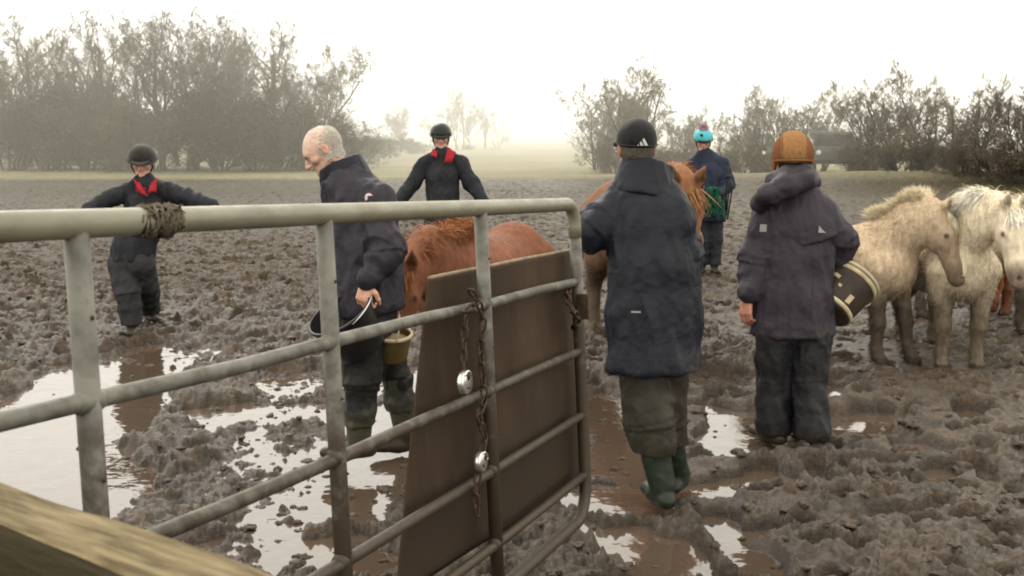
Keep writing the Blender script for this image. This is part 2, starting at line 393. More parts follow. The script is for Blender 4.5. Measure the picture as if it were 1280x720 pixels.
def bank(x, y):
    """gentle bank that closes the field on the right"""
    yb = 43 - np.clip((x - 2) * .55, 0, 14)
    w = 1 / (1 + np.exp(-(x - 8) * .35))
    return .55 * w * np.exp(-((y - yb) / 3.2) ** 2)
def field_edge(x): return 41.8 - np.clip((x - 2) * .55, 0, 13)
def height(x, y):
    x = np.asarray(x, float); y = np.asarray(y, float)
    wx = x + .10 * fbm2(x * 3.1, y * 3.1, 3, 5); wy = y + .10 * fbm2(x * 3.1 + 40, y * 3.1, 3, 6)
    dep = np.zeros_like(x); cm = np.zeros_like(x); ex = x + .45 * fbm2(x * 1.6, y * 1.6, 4, 11); ey = y + .8 * fbm2(x * 1.6 + 9, y * 1.6, 4, 12)
    for (cx, cy, rx, ry, d) in PUD:
        q = ((ex - cx) / rx) ** 2 + ((ey - cy) / ry) ** 2
        cm = np.maximum(cm, np.clip(2.3 - q, 0, 1)); dep = np.maximum(dep, d * np.clip(1.25 - q, 0, .8) / .8)
    f2, r2 = worley2(wx * 6.5, wy * 6.5, 2); f3, r3 = worley2(wx * 15 + 3, wy * 15, 3); f0, r0 = worley2(wx * 4.3 + 7, wy * 4.3 + 3, 8)
    dome = lambda f, r, s: np.clip(1 - (f / (s * (.55 + .45 * r))) ** 2, 0, 1)
    qx = x + .22 * fbm2(x * 4.4, y * 4.4, 4, 71); qy = y + .22 * fbm2(x * 4.4 + 13, y * 4.4, 4, 72)
    lump = fbm2(qx * 4.2, qy * 3.4, 5, 81, .58); lump2 = fbm2(qx * 10, qy * 8, 4, 91, .6)
    l3 = fbm2(qx * 24, qy * 20, 3, 95, .6); right = np.clip((x - .2) / .8, 0, 1); clod = (.11 - .02 * right) * lump + (.112 - .055 * right) * lump2 + (.050 - .010 * right) * l3 + .020 * dome(f2, r2, .6) * (r2 > .55) + .022 * dome(f3, r3, .6) * (r3 > .45)
    sm = np.clip((fbm2(x * .85 + 4, y * .6, 3, 66) + .02) / .16, 0, 1); clod = clod * (1 - (.15 + .40 * right) * sm)
    hoof = .070 * np.clip(1 - (f0 / .34) ** 4, 0, 1) * (r0 > .45) - .018 * np.exp(-((f0 - .42) / .07) ** 2) * (r0 > .45)
    base = .012 + .10 * fbm2(x * .55, y * .55, 3, 31) + .012 * fbm2(x * 34, y * 34, 3, 51, .6)
    calm = 1 - (.10 + .54 * right) * cm
    h = base + clod * calm - hoof * (1 - np.clip(dep / .06, 0, 1)) - dep
    wet = np.exp(-((x - 1.4) / 2.2) ** 2 - ((y - 5.6) / 2.6) ** 2); h = h - .034 * wet
    for (fx, fy, fr) in FEET:
        g = np.exp(-((x - fx) ** 2 + (y - fy) ** 2) / (fr * fr)); h = h - g * np.maximum(h - .012, 0)
    far = np.clip((y - 11) / 18, 0, 1)
    h = h * (1 - .5 * far) + .0 * far + bank(x, y)
    beyond = np.clip((y - field_edge(x) - 1) / 6, 0, 1)
    return h * (1 - beyond) + beyond * (.12 + .25 * fbm2(x * .05, y * .05, 3, 61))
def gz(x, y): return float(height(np.array([x]), np.array([y]))[0])

def build_ground():
    a1 = np.radians(np.linspace(-31, 31, 900)); side = np.radians(31 + 59 * np.linspace(0, 1, 80)[1:] ** 1.5)
    ang = np.concatenate([-side[::-1], a1, side])
    rr = np.concatenate([[.25, .8, 1.3, 1.8], 2.2 * (48 / 2.2) ** np.linspace(0, 1, 900), 48 * (1500 / 48) ** np.linspace(0, 1, 60)[1:]])
    A, Rr = np.meshgrid(ang, rr); X = np.sin(A) * Rr; Y = np.cos(A) * Rr; Z = height(X, Y)
    ny, nx = X.shape; v = np.stack([X, Y, Z], -1).reshape(-1, 3)
    i = np.arange(ny - 1)[:, None] * nx + np.arange(nx - 1)[None, :]
    f = np.stack([i, i + 1, i + nx + 1, i + nx], -1).reshape(-1, 4)
    grass = np.clip((Y - field_edge(X) + 1.5) / 3, 0, 1).ravel()
    # back half behind the camera: one coarse apron
    nb = 40; ab = np.radians(np.linspace(90, 270, nb)); rb = np.array([.25, 3, 10, 60, 1500]); A, Rb = np.meshgrid(ab, rb)
    vb = np.stack([np.sin(A) * Rb, np.cos(A) * Rb, np.full(A.shape, .0)], -1).reshape(-1, 3)
    j = np.arange(len(rb) - 1)[:, None] * nb + np.arange(nb - 1)[None, :]
    fb = np.stack([j, j + 1, j + nb + 1, j + nb], -1).reshape(-1, 4) + len(v)
    m = bpy.data.materials.new('churned_mud'); m.use_nodes = True; nt = m.node_tree; N = nt.nodes; L = nt.links; b = N['Principled BSDF']
    tc = N.new('ShaderNodeTexCoord')
    def noise(sc, det=6, rg=.6, dist=0):
        n = N.new('ShaderNodeTexNoise'); n.inputs['Scale'].default_value = sc; n.inputs['Detail'].default_value = det; n.inputs['Roughness'].default_value = rg; n.inputs['Distortion'].default_value = dist
        L.new(tc.outputs['Object'], n.inputs['Vector']); return n.outputs['Fac']
    def ramp(src, a, c, x=0, y=1): return ramp2(N, L, src, a, c, x, y)
    def mix(f, a, c, bt='MIX'):
        x = N.new('ShaderNodeMix'); x.data_type = 'RGBA'; x.blend_type = bt; L.new(f, x.inputs['Factor'])
        for s_, val in ((6, a), (7, c)):
            if isinstance(val, tuple): x.inputs[s_].default_value = (*val, 1)
            else: L.new(val, x.inputs[s_])
        return x.outputs[2]
    def math_(op, a, c):
        x = N.new('ShaderNodeMath'); x.operation = op
        for k_, val in enumerate((a, c)):
            if isinstance(val, (int, float)): x.inputs[k_].default_value = val
            else: L.new(val, x.inputs[k_])
        return x.outputs[0]
    ge = N.new('ShaderNodeNewGeometry'); sp = N.new('ShaderNodeSeparateXYZ'); L.new(ge.outputs['Position'], sp.inputs[0])
    big = noise(.8, 4); mid = noise(5, 7, .65); fine = noise(38, 6, .7)
    c = mix(ramp(mid, .36, .64), (.034, .0225, .0135), (.130, .089, .057))
    c = mix(ramp(big, .45, .68, 0, .6), c, (.125, .083, .050))
    c = mix(ramp(fine, .40, .60, 0, .75), c, (.020, .0135, .0085))
    wet = ramp(math_('ADD', sp.outputs['Z'], math_('MULTIPLY', math_('SUBTRACT', mid, .5), .08)), .01, -.06)
    c = mix(math_('MULTIPLY', wet, .55), c, (.035, .023, .015))
    dry = ramp(sp.outputs['Z'], .02, .12)
    c = mix(math_('MULTIPLY', dry, .22), c, (.17, .124, .080))
    c = mix(ramp(sp.outputs['Y'], 5.5, 10, 0, .62), c, mix(ramp(mid, .40, .62), (.024, .0155, .0098), (.088, .059, .038)))
    # thin green-brown growth creeping in towards the far side
    yy = ramp(sp.outputs['Y'], 12, 34, 0, .75); gn = math_('MULTIPLY', yy, ramp(noise(.5, 5, .6), .42, .6))
    c = mix(ramp(sp.outputs['Y'], 9, 30, 0, .55), c, mix(ramp(noise(1.3, 6, .65), .38, .62), (.026, .019, .010), (.060, .047, .026))); c = mix(gn, c, (.050, .046, .018))
    gr = N.new('ShaderNodeAttribute'); gr.attribute_name = 'grass'
    straw = mix(ramp(noise(.12, 4), .35, .65), (.20, .178, .10), (.30, .265, .165))
    straw = mix(ramp(noise(2.5, 5), .35, .7, 0, .5), straw, (.12, .115, .06))
    c = mix(gr.outputs['Fac'], c, straw)
    L.new(c, b.inputs['Base Color'])
    ro = math_('ADD', ramp(mid, .3, .7, .22, .46), math_('MULTIPLY', wet, -.10)); ro = math_('ADD', ro, math_('MULTIPLY', gr.outputs['Fac'], .35)); L.new(ro, b.inputs['Roughness'])
    L.new(ramp(sp.outputs['Y'], 5, 13, .50, .06), b.inputs['Specular IOR Level'])
    bp = N.new('ShaderNodeBump'); bp.inputs['Strength'].default_value = .9; bp.inputs['Distance'].default_value = .025
    L.new(math_('ADD', fine, math_('MULTIPLY', noise(120, 4, .7), .35)), bp.inputs['Height']); L.new(bp.outputs['Normal'], b.inputs['Normal'])
    o = mk('ground', np.concatenate([v, vb]), np.concatenate([f, fb]), m, attrs={'grass': np.concatenate([grass, np.zeros(len(vb))])})
    tag(o, kind='structure')
    # muddy standing water: one level sheet that shows wherever the mud dips below it
    w = bpy.data.materials.new('puddle_water'); w.use_nodes = True; N = w.node_tree.nodes; L = w.node_tree.links; b = N['Principled BSDF']
    b.inputs['Base Color'].default_value = (.075, .052, .037, 1); b.inputs['Roughness'].default_value = .045; b.inputs['IOR'].default_value = 1.6
    tc = N.new('ShaderNodeTexCoord'); n = N.new('ShaderNodeTexNoise'); n.inputs['Scale'].default_value = 5; n.inputs['Detail'].default_value = 3; L.new(tc.outputs['Object'], n.inputs['Vector'])
    bp = N.new('ShaderNodeBump'); bp.inputs['Strength'].default_value = .30; bp.inputs['Distance'].default_value = .02; L.new(n.outputs['Fac'], bp.inputs['Height']); L.new(bp.outputs['Normal'], b.inputs['Normal'])
    xs = np.linspace(-14, 14, 30); ys = np.linspace(1.2, 30, 30); X, Y = np.meshgrid(xs, ys)
    i = np.arange(29)[:, None] * 30 + np.arange(29)[None, :]
    tag(mk('puddle_water', np.stack([X, Y, np.full_like(X, WL)], -1).reshape(-1, 3), np.stack([i, i + 1, i + 31, i + 30], -1).reshape(-1, 4), w), kind='structure')
build_ground()

# loose clods thrown up on the mud and standing in the puddles (nobody could count them)
def clods():
    rng = np.random.default_rng(5); bm = bmesh.new(); bmesh.ops.create_icosphere(bm, subdivisions=3, radius=1)
    bv = np.array([v.co[:] for v in bm.verts]); bf = np.array([[v.index for v in f.verts] for f in bm.faces]); bm.free()
    vs = []; fs = []; n = 0
    YS = 3.0 * (16 / 3.0) ** rng.random(1500); XS = rng.uniform(-.55, .55, 1500) * YS; HS = height(XS, YS)
    for q in range(1500):
        y, x, h = YS[q], XS[q], HS[q]
        if h < -.15: continue
        s = rng.uniform(.010, .032) * (1.5 if rng.random() < .1 else .8)
        v = bv * (1 + 1.7 * fbm3(bv * 1.9 + q * 7.3, 3, 3))[:, None] * V(s * rng.uniform(.8, 1.5), s * rng.uniform(.8, 1.5), s * rng.uniform(.4, .8))
        vs.append(v + V(x, y, max(h, WL) + s * .0)); fs.append(bf + n); n += len(bv)
    m = mat('mud_clod', (.042, .031, .022), rough=.5, mixc=(.085, .066, .05), nscale=22, bump=.7, bscale=70, bdist=.01)
    tag(mk('mud_clods', np.concatenate(vs), np.concatenate(fs), m), 'loose wet brown mud clods scattered over the field', 'mud', kind='stuff')
clods()

# ================================================================== TREES (bare winter crowns)
def grow(seed, H, stems=1, spread=.5, levels=5, nbr=(3, 5), low=.25, up=.25, r0=None, wig=.16, ratio=.66, minr=.0065):
    """recursive limb growth; returns segment arrays split into trunk/limbs and fine crown"""
    rng = random.Random(seed); thick = []; thin = []
    def limb(p, d, L, r, lev):
        n = 5 if lev < 2 else 4; pts = [p]; rs = [r]
        for i in range(n):
            d = nrm(d + V(rng.gauss(0, wig), rng.gauss(0, wig), rng.gauss(0, wig) + up * .22)); p = p + d * (L / n)
            pts.append(p); rs.append(max(r * (1 - .62 * (i + 1) / n), minr * .75))
        (thick if lev < 2 else thin).append((pts, rs))
        if lev >= levels: return
        k = rng.randint(*nbr) + (2 if lev == 0 else 0)
        for q in range(k):
            t = (low if lev == 0 else .22) + (1 - (low if lev == 0 else .22)) * (q + rng.random()) / k
            i = min(int(t * n), n - 1); f = t * n - i
            pp = pts[i] + (pts[i + 1] - pts[i]) * f; dd = nrm(pts[i + 1] - pts[i])
            a = rng.random() * 2 * math.pi; u = nrm(np.cross(dd, V(math.cos(a), math.sin(a), .37))); 
            ang = rng.uniform(.45, 1.0) * (1 + spread * .3)
            nd = nrm(dd * math.cos(ang) + u * math.sin(ang) + V(0, 0, up * .4))
            limb(pp, nd, L * ratio * rng.uniform(.7, 1.1) * (1 - .35 * t), max(rs[i] * .55, minr), lev + 1)
    for s in range(stems):
        a = rng.random() * 6.28; sp = (spread * rng.uniform(.3, 1)) if stems > 1 else .06
        limb(V(math.cos(a), math.sin(a), 0) * (.12 * H * spread * rng.random() if stems > 1 else 0) + V(0, 0, -.25), nrm(V(math.cos(a) * sp, math.sin(a) * sp, 1)),
             H * rng.uniform(.55, .72), (r0 or H * .018) * (1 if stems == 1 else .6), 0)
    return thick, thin
def limbs_mesh(limbs, n):
    vs = []; fs = []; base = 0
    for pts, rs in limbs:
        P = np.array(pts); m = len(P); d = np.gradient(P, axis=0); d /= np.linalg.norm(d, axis=1)[:, None] + 1e-9
        ref = V(.31, .95, .1); a = np.cross(d, ref); a /= np.linalg.norm(a, axis=1)[:, None] + 1e-9; b = np.cross(d, a)
        th = np.arange(n) * 2 * math.pi / n
        v = P[:, None, :] + np.array(rs)[:, None, None] * (a[:, None, :] * np.cos(th)[None, :, None] + b[:, None, :] * np.sin(th)[None, :, None])
        i = np.arange(m - 1)[:, None] * n + np.arange(n)[None, :]; j = np.arange(m - 1)[:, None] * n + (np.arange(n)[None, :] + 1) % n
        vs.append(v.reshape(-1, 3)); fs.append(np.stack([i, j, j + n, i + n], -1).reshape(-1, 4) + base); base += m * n
    return np.concatenate(vs), np.concatenate(fs)
def leaf_cloud(thin, per, size, rng):
    tips = np.array([p for pts, rs in thin for p in pts[2:]])
    pick = tips[rng.integers(0, len(tips), per)] + rng.normal(size=(per, 3)) * .09
    a = rng.normal(size=(per, 3)); a /= np.linalg.norm(a, axis=1)[:, None]; b = np.cross(a, rng.normal(size=(per, 3))); b /= np.linalg.norm(b, axis=1)[:, None]
    s = size * rng.uniform(.5, 1.3, (per, 1))
    v = np.stack([pick - a * s, pick + b * s * .55, pick + a * s, pick - b * s * .55], 1).reshape(-1, 3)
    return v, np.arange(per * 4).reshape(-1, 4)
def make_tree(name, seed, H, label, cat, group, crown='twig', leaves=0, leafmat='leaf', lsize=.07, **kw):
    r = empty(name, (0, 0, 0), label, cat, group); th, tn = grow(seed, H, **kw)
    mk('trunk', *limbs_mesh(th, 6), M['bark'], r); c = mk('crown', *limbs_mesh(tn, 3), M[crown], r)
    if leaves:
        mk('leaves', *leaf_cloud(tn, leaves, lsize, np.random.default_rng(seed)), M[leafmat], c)
    r['H'] = float(max(max(q[2] for q in pts) for pts, rs in tn)); return r
G_T = 'bare trees of the wood on the left'; G_B = 'dense thorn bushes under the trees'; G_H = 'hedgerow trees along the right of the field'
P_TALL = [make_tree('bare_tree', 11, 8.5, 'tall bare tree', 'tree', G_T, stems=1, spread=.5, levels=5, nbr=(4, 7), low=.25, up=.5, ratio=.6),
          make_tree('bare_tree', 12, 8.5, 'tall bare tree', 'tree', G_T, stems=3, spread=.4, levels=5, nbr=(4, 5), low=.25, up=.5, ratio=.6),
          make_tree('bare_tree', 13, 8.0, 'tall bare tree', 'tree', G_T, stems=2, spread=.7, levels=5, nbr=(4, 6), low=.25, up=.3, ratio=.62)]
P_BUSH = [make_tree('thorn_bush', 21, 5.0, 'dense thorn bush', 'bush', G_B, stems=7, spread=.55, levels=4, nbr=(5, 7), low=.1, up=.3, ratio=.6, leaves=6500, leafmat='leaf', lsize=.06),
          make_tree('thorn_bush', 22, 4.4, 'dense thorn bush', 'bush', G_B, 'twig_red_hazed', stems=8, spread=.7, levels=4, nbr=(5, 7), low=.08, up=.25, ratio=.62, leaves=3500, leafmat='leaf_brown_hazed', lsize=.055)]
P_HEDGE = [make_tree('hedgerow_tree', 31, 5.2, 'bare hedgerow tree', 'tree', G_H, 'twig_hazed', stems=6, spread=.75, levels=5, nbr=(4, 5), low=.12, up=.4, ratio=.6),
           make_tree('hedgerow_tree', 32, 5.2, 'bare hedgerow tree', 'tree', G_H, 'twig_hazed', stems=6, spread=.45, levels=5, nbr=(4, 5), low=.12, up=.5, ratio=.6),
           make_tree('hedgerow_tree', 33, 5.0, 'bare hedgerow tree', 'tree', G_H, 'twig_hazed', stems=3, spread=.6, levels=5, nbr=(4, 5), low=.2, up=.4, ratio=.62)]
USED = set()
def plant(protos, k, px, y, ptop, rz, label, sx=1.0, boost=1.04):
    """plant a tree at lateral pixel column px, y metres away, scaled so that it stands ptop tall"""
    p = protos[k]; o = p if p.name not in USED else copy_tree(p); USED.add(p.name)
    x = (px - 640) / FPX * (y * _c + .2); z = gz(x, y); zt = at(px, ptop, y * _c)[2]
    s = (zt - z) / p['H'] * boost; o.location = (x, y, z - .05); o.rotation_euler.z = rz; o.scale = (s * sx, s * sx, s)
    o['label'] = label; return o
rt = random.Random(4)
ND = ['leftmost', 'second from left', 'third from left', 'fourth from left', 'fifth from left', 'sixth from left', 'seventh from left', 'eighth from left', 'ninth from left', 'tenth from left', 'eleventh from left', 'twelfth from left', 'thirteenth from left', 'fourteenth from left', 'fifteenth from left', 'sixteenth from left', 'seventeenth from left', 'eighteenth from left', 'nineteenth from left', 'twentieth from left', 'rightmost but one', 'rightmost']
tall = [(5, 50, 60, 1), (62, 49, 40, 2), (146, 50, 30, 1), (205, 49.5, 20, 0), (248, 51, 30, 2), (282, 54, 48, 1), (326, 51, 52, 2), (350, 51, 46, 0), (378, 51, 78, 1), (405, 53, 126, 2), (-12, 58, 48, 2), (38, 54, 24, 0), (92, 60, 52, 1), (128, 55, 18, 0), (172, 53, 12, 1), (228, 55, 8, 1), (262, 62, 55, 0), (303, 56, 28, 1), (345, 54, 30, 0), (368, 52, 56, 2), (392, 55, 98, 2)]
tall.sort()
for i, (px, y, top, k) in enumerate(tall):
    plant(P_TALL, k, px, y, top, rt.random() * 6.28, f'tall bare winter tree above the dark thicket, {ND[i]} of the tall ones', 1.0)
bush = [(-25, 52, 100, 0), (22, 50, 92, 0), (62, 51, 84, 0), (108, 50, 96, 1), (150, 52, 100, 0), (190, 49, 110, 1), (236, 50, 92, 0), (276, 49, 96, 0), (316, 50, 118, 1), (352, 49, 108, 0), (390, 50, 122, 1), (418, 51, 144, 1), (448, 58, 150, 1), (482, 70, 156, 1), (516, 80, 168, 0)]
for i, (px, y, top, k) in enumerate(bush):
    plant(P_BUSH, k, px, y, top, rt.random() * 6.28, f'dense dull green and brown thorn bush in the left thicket, {ND[i]}', 1.3)
hedge = [(744, 50, 116, 0, 1.1), (794, 48, 96, 0, 1.25), (852, 50, 142, 1, 1.1), (900, 47, 124, 2, 1.2), (946, 45, 140, 0, 1.2), (984, 45, 120, 1, 1.1), (1020, 47.5, 130, 0, 1.2), (1092, 41, 116, 1, 1.2), (1138, 39, 106, 0, 1.2), (1166, 38, 96, 2, 1.1), (1206, 37, 112, 1, 1.2), (1246, 35.5, 122, 2, 1.2), (1284, 34, 112, 1, 1.2), (1330, 33, 110, 0, 1.2)]
for i, (px, y, top, k, sx) in enumerate(hedge):
    lb = ('big round bare thorn tree at the open end of the right hedge' if i == 1 else f'bare brown hedgerow tree on the right field edge, {ND[i]}')
    plant(P_HEDGE, k, px, y, top, rt.random() * 6.28, lb, sx * .9, 1.22)
# low brush closing the hedge bottom, each its own clump
lowb = [(770, 46, 160, 1), (830, 46, 168, 1), (880, 45, 170, 1), (930, 43, 166, 1), (975, 42, 168, 1), (1075, 39.5, 160, 1), (1120, 38, 158, 1), (1160, 37, 160, 1), (1200, 35.5, 164, 1), (1240, 34.2, 162, 1), (1280, 33, 164, 1)]
for i, (px, y, top, k) in enumerate(lowb):
    o = plant(P_BUSH, k, px, y, top, rt.random() * 6.28, f'low tangled thorn bush at the foot of the right hedge, {ND[i]}', 1.5); o['group'] = 'low thorn bushes under the right hedge'
# tall trees far off in the mist behind the middle rider
far = [(574, 100, 118, 1), (606, 104, 140, 0), (590, 100, 136, 2), (560, 102, 140, 0), (622, 104, 152, 1), (536, 118, 150, 2), (636, 150, 165, 0), (512, 100, 146, 2), (480, 90, 140, 2)]
far.sort()
for i, (px, y, top, k) in enumerate(far):
    o = plant(P_TALL, k, px, y, top, rt.random() * 6.28, f'faint tall tree far off in the mist behind the middle rider, {ND[i]}', 1.0, 1.2); o['group'] = 'faint trees in the mist'
farb = [(520, 82, 172, 1), (548, 92, 180, 0), (585, 100, 178, 1), (615, 104, 184, 0), (705, 100, 188, 0), (650, 150, 186, 1), (470, 80, 178, 1)]
farb.sort()
for i, (px, y, top, k) in enumerate(farb):
    o = plant(P_BUSH, k, px, y, top, rt.random() * 6.28, f'pale misty bush across the far grass, {ND[i]}', 1.6); o['group'] = 'misty bushes beyond the field'
# ================================================================== far fence and vehicle
def far_fence():
    r = empty('post_and_rail_fence', (0, 0, 0), 'small grey post and rail fence below the trees at far left', 'fence')
    xs = [-20.9, -20.0, -19.1, -18.2]; y = 50.5
    r.location = (xs[1], y, 0)
    for i, x in enumerate(xs):
        b = MB(); b.box((x - xs[1], 0, .5), (.11, .11, 1.15), bev=.02); b.build('post', M['grey_wood'], r, False)
    for z in (.35, .75, 1.12):
        b = MB(); b.box((.45, -.085, z * .85), (2.95, .05, .11), bev=.01); b.build('rail', M['grey_wood'], r, False)
    b = MB(); b.box((.45, -.13, .6), (1.05, .04, .08), rot=np.array([[.87, 0, -.5], [0, 1, 0], [.5, 0, .87]]), bev=.01); b.build('brace', M['grey_wood'], r, False)
far_fence()
def car():
    p = at(1042, 214, 46.0 * _c); x, y = p[0], 46.0
    r = empty('parked_car', (x, y, gz(x, y) - .02), 'grey off-road car parked behind the hedge', 'car', rz=R(-104))
    b = MB(); b.box((0, 0, .72), (3.9, 1.66, .62), bev=.10); b.box((-.28, 0, 1.33), (2.5, 1.5, .72), bev=.16); b.box((1.55, 0, 1.0), (.75, 1.5, .18), bev=.06)
    b.build('body', M['car_paint'], r)
    b = MB(); b.box((.985, 0, 1.36), (.03, 1.26, .46), rot=np.array([[.97, 0, .22], [0, 1, 0], [-.22, 0, .97]]), bev=.01); b.build('windscreen', M['glass'], r)
    for s in (-1, 1):
        for xx in (.35, -.85):
            b = MB(); b.box((xx, s * .752, 1.38), (.95, .02, .42), bev=.008); b.build('side_window', M['glass'], r)
        b = MB(); b.lathe([(0, -.02), (.09, -.02), (.1, 0), (.08, .03), (0, .035)], 20, np.array([[0, 0, 1.], [1, 0, 0], [0, 1, 0]]), (1.95, s * .6, .85)); b.build('headlight', M['lamp'], r)
        for xx in (1.25, -1.25):
            t = MB(); t.lathe([(.2, -.1), (.34, -.1), (.37, -.06), (.37, .06), (.34, .1), (.2, .1)], 24, np.array([[1., 0, 0], [0, 0, 1], [0, 1, 0]]), (xx, s * .76, .37)); w = t.build('wheel', M['tyre'], r)
            t = MB(); t.lathe([(0, -.09), (.12, -.095), (.2, -.08), (.2, .08), (0, .09)], 20, np.array([[1., 0, 0], [0, 0, 1], [0, 1, 0]]), (xx, s * .76, .37)); t.build('rim', M['wire'], w)
    b = MB(); b.box((1.97, 0, .5), (.12, 1.66, .16), bev=.04); b.build('bumper', M['tyre'], r)
car()

# ================================================================== GATE (fitted from the photo: hinge side near the camera, dropping slightly to its free end)
GO = V(.23716, 4.37826, 1.46017); GU = nrm(V(.36529, .92971, -.04701)); GV = V(.04551, -.06828, -.99663); GV = nrm(GV - GU * (GV @ GU))
GN = np.cross(GU, GV); GN = GN if GN @ (CC - GO) > 0 else -GN          # towards the viewer
def gp(u, v, n=0.0): return GO + GU * u + GV * v + GN * n
def gate_uv(px, py, n=0.0):
    r = ray(px, py); t = ((GO + GN * n - CC) @ GN) / (r @ GN); q = CC + r * t - GO; return q @ GU, q @ GV
def gate():
    root = empty('field_gate', gp(-3.6, 1.22), 'galvanised steel field gate with round bars standing open into the mud', 'gate')
    O = np.array(root.location)
    def sag(u): return 0.0
    UR = .015; VB = 1.235; rad = .085
    path = [gp(-3.62, 0), gp(-2.6, .0), gp(-1.6, .0), gp(-.8, 0)] + [gp(UR - rad + rad * math.sin(a), rad - rad * math.cos(a)) for a in np.linspace(0, math.pi / 2, 8)]
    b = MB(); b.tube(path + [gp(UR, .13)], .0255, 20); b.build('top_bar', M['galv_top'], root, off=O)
    path = [gp(UR, .128), gp(UR, .5), gp(UR, .9)] + [gp(UR - rad * 1.6 + rad * 1.6 * math.cos(a), VB - rad * 1.6 + rad * 1.6 * math.sin(a)) for a in np.linspace(0, math.pi / 2, 8)] + [gp(-1.2, VB), gp(-2.4, VB), gp(-3.62, VB)]
    b = MB(); b.tube(path, .0235, 18); b.build('end_frame', M['galv'], root, off=O)
    for v in (.304, .58, .834, 1.073):
        rg = random.Random(int(v * 1000)); pts = [gp(u, v + (rg.uniform(-.006, .006) if -3.5 < u < -.1 else 0)) for u in np.linspace(-3.6, UR, 9)]
        b = MB(); b.tube(pts, .0165, 14); b.build('rail', M['galv'], root, off=O)
    for u in (-.922, -1.867, -2.673, -3.6):
        b = MB(); b.tube([gp(u, .01), gp(u, .6), gp(u, VB - .005)], .0215, 18); up = b.build('upright', M['galv'], root, off=O)
        for v in (.304, .58, .834, 1.073):                                # pressed collar where each rail passes through
            c = MB(); c.tube([gp(u - .030, v), gp(u - .018, v), gp(u + .018, v), gp(u + .030, v)], [.0175, .0215, .0215, .0175], 14); c.build('collar', M['galv'], up, off=O)
        for v in (.16, .44, .72):
            c = MB(); c.tube([gp(u, v, .019), gp(u, v, .0228)], .0042, 8); c.build('bolt_hole', M['lock_dark'], up, off=O)
    # latch tongue on the free end
    b = MB(); b.box((0, 0, 0), (.012, .05, .10), rot=np.stack([GU, GN, GV], 1), bev=.004); b.build('latch_plate', M['rust'], root, off=O - gp(-.02, .40, .03))
gate()
M['rubber_edge'] = mat('rubber_edge', (.20, .15, .10), rough=.8, mixc=(.28, .22, .15), nscale=20)
def rubber_sheet():
    tl = gate_uv(540, 348, -.05); tr = gate_uv(724, 311, -.05); br = gate_uv(726, 606, -.05); bl = gate_uv(512, 745, -.05)
    nu, nv = 60, 60; v = []
    for side in (0, 1):
        for j in range(nv):
            for i in range(nu):
                a = i / (nu - 1); c = j / (nv - 1)
                tu = tl[0] + (tr[0] - tl[0]) * a; tv = tl[1] + (tr[1] - tl[1]) * a
                bu = bl[0] + (br[0] - bl[0]) * a; bv = bl[1] + (br[1] - bl[1]) * a
                u = tu + (bu - tu) * c; w = tv + (bv - tv) * c
                bul = -.055 - .008 * math.sin(c * 5 + a * 2) * math.sin(a * math.pi) - .03 * c * (1 - a) - .004 * math.sin(a * 14 + c * 3)
                v.append(gp(u, w, bul - side * .009))
    v = np.array(v); f = []; n = nu * nv
    for j in range(nv - 1):
        for i in range(nu - 1):
            q = j * nu + i; f.append((q, q + nu, q + nu + 1, q + 1)); f.append((n + q, n + q + 1, n + q + nu + 1, n + q + nu))
    ring = [i for i in range(nu)] + [j * nu + nu - 1 for j in range(1, nv)] + [(nv - 1) * nu + i for i in range(nu - 2, -1, -1)] + [j * nu for j in range(nv - 2, 0, -1)]
    for a, c in zip(ring, ring[1:] + ring[:1]): f.append((a, c, n + c, n + a))
    o0 = v.mean(0); o = mk('rubber_sheet', v - o0, f, M['rubber'], loc=o0)
    b = MB(); b.tube([v[i] * .5 + v[n + i] * .5 - GV * .001 for i in range(nu)], .0062, 8); b.build('top_edge', M['rubber_edge'], o, off=o0)
    tag(o, 'large brown rubber sheet hung behind the free end of the gate', 'rubber sheet')
rubber_sheet()
def link_mesh(L=.046, W=.026, r=.0042):
    pts = []; h = L / 2 - W / 2
    for a in np.linspace(-math.pi / 2, math.pi / 2, 7): pts.append(V(h + (W / 2 - r) * math.cos(a), (W / 2 - r) * math.sin(a), 0))
    for a in np.linspace(math.pi / 2, 3 * math.pi / 2, 7): pts.append(V(-h + (W / 2 - r) * math.cos(a), (W / 2 - r) * math.sin(a), 0))
    return tube(pts, r, 8, closed=True)
LV, LF = link_mesh(); LM = None
def chain(label, path, pitch=.034, scale=1.0):
    global LM
    p0 = path[0]; root = empty('chain', p0, label, 'chain')
    seg = [np.linalg.norm(b - a) for a, b in zip(path, path[1:])]; tot = sum(seg); n = max(2, int(tot / (pitch * scale)))
    rng = random.Random(len(label))
    for i in range(n):
        s = (i + .5) / n * tot; k = 0
        while k < len(seg) - 1 and s > seg[k]: s -= seg[k]; k += 1
        d = nrm(path[k + 1] - path[k]); p = path[k] + d * s
        ref = GN if i % 2 else np.cross(GN, d); a = nrm(ref - d * (ref @ d)); b = np.cross(d, a); t = rng.uniform(-.35, .35); a, b = a * math.cos(t) + b * math.sin(t), b * math.cos(t) - a * math.sin(t)
        if LM is None: o = mk('link', LV, LF, M['rust'], root); LM = o.data
        else:
            o = bpy.data.objects.new('link', LM); COL.objects.link(o); o.parent = root
        o.matrix_local = Matrix.Translation(Vector(p - p0)) @ Matrix(np.stack([d, b, -a], 1).tolist()).to_4x4() @ Matrix.Scale(scale, 4)
    return root
def gpx(px, py, n): u, v = gate_uv(px, py, n); return gp(u, v, n)
chain('rusty chain hanging from the second bar down to the upper padlock', [gpx(588, 362, .045), gpx(598, 378, .046), gpx(583, 388, .044), gpx(580, 425, .036), gpx(580, 468, .04)])
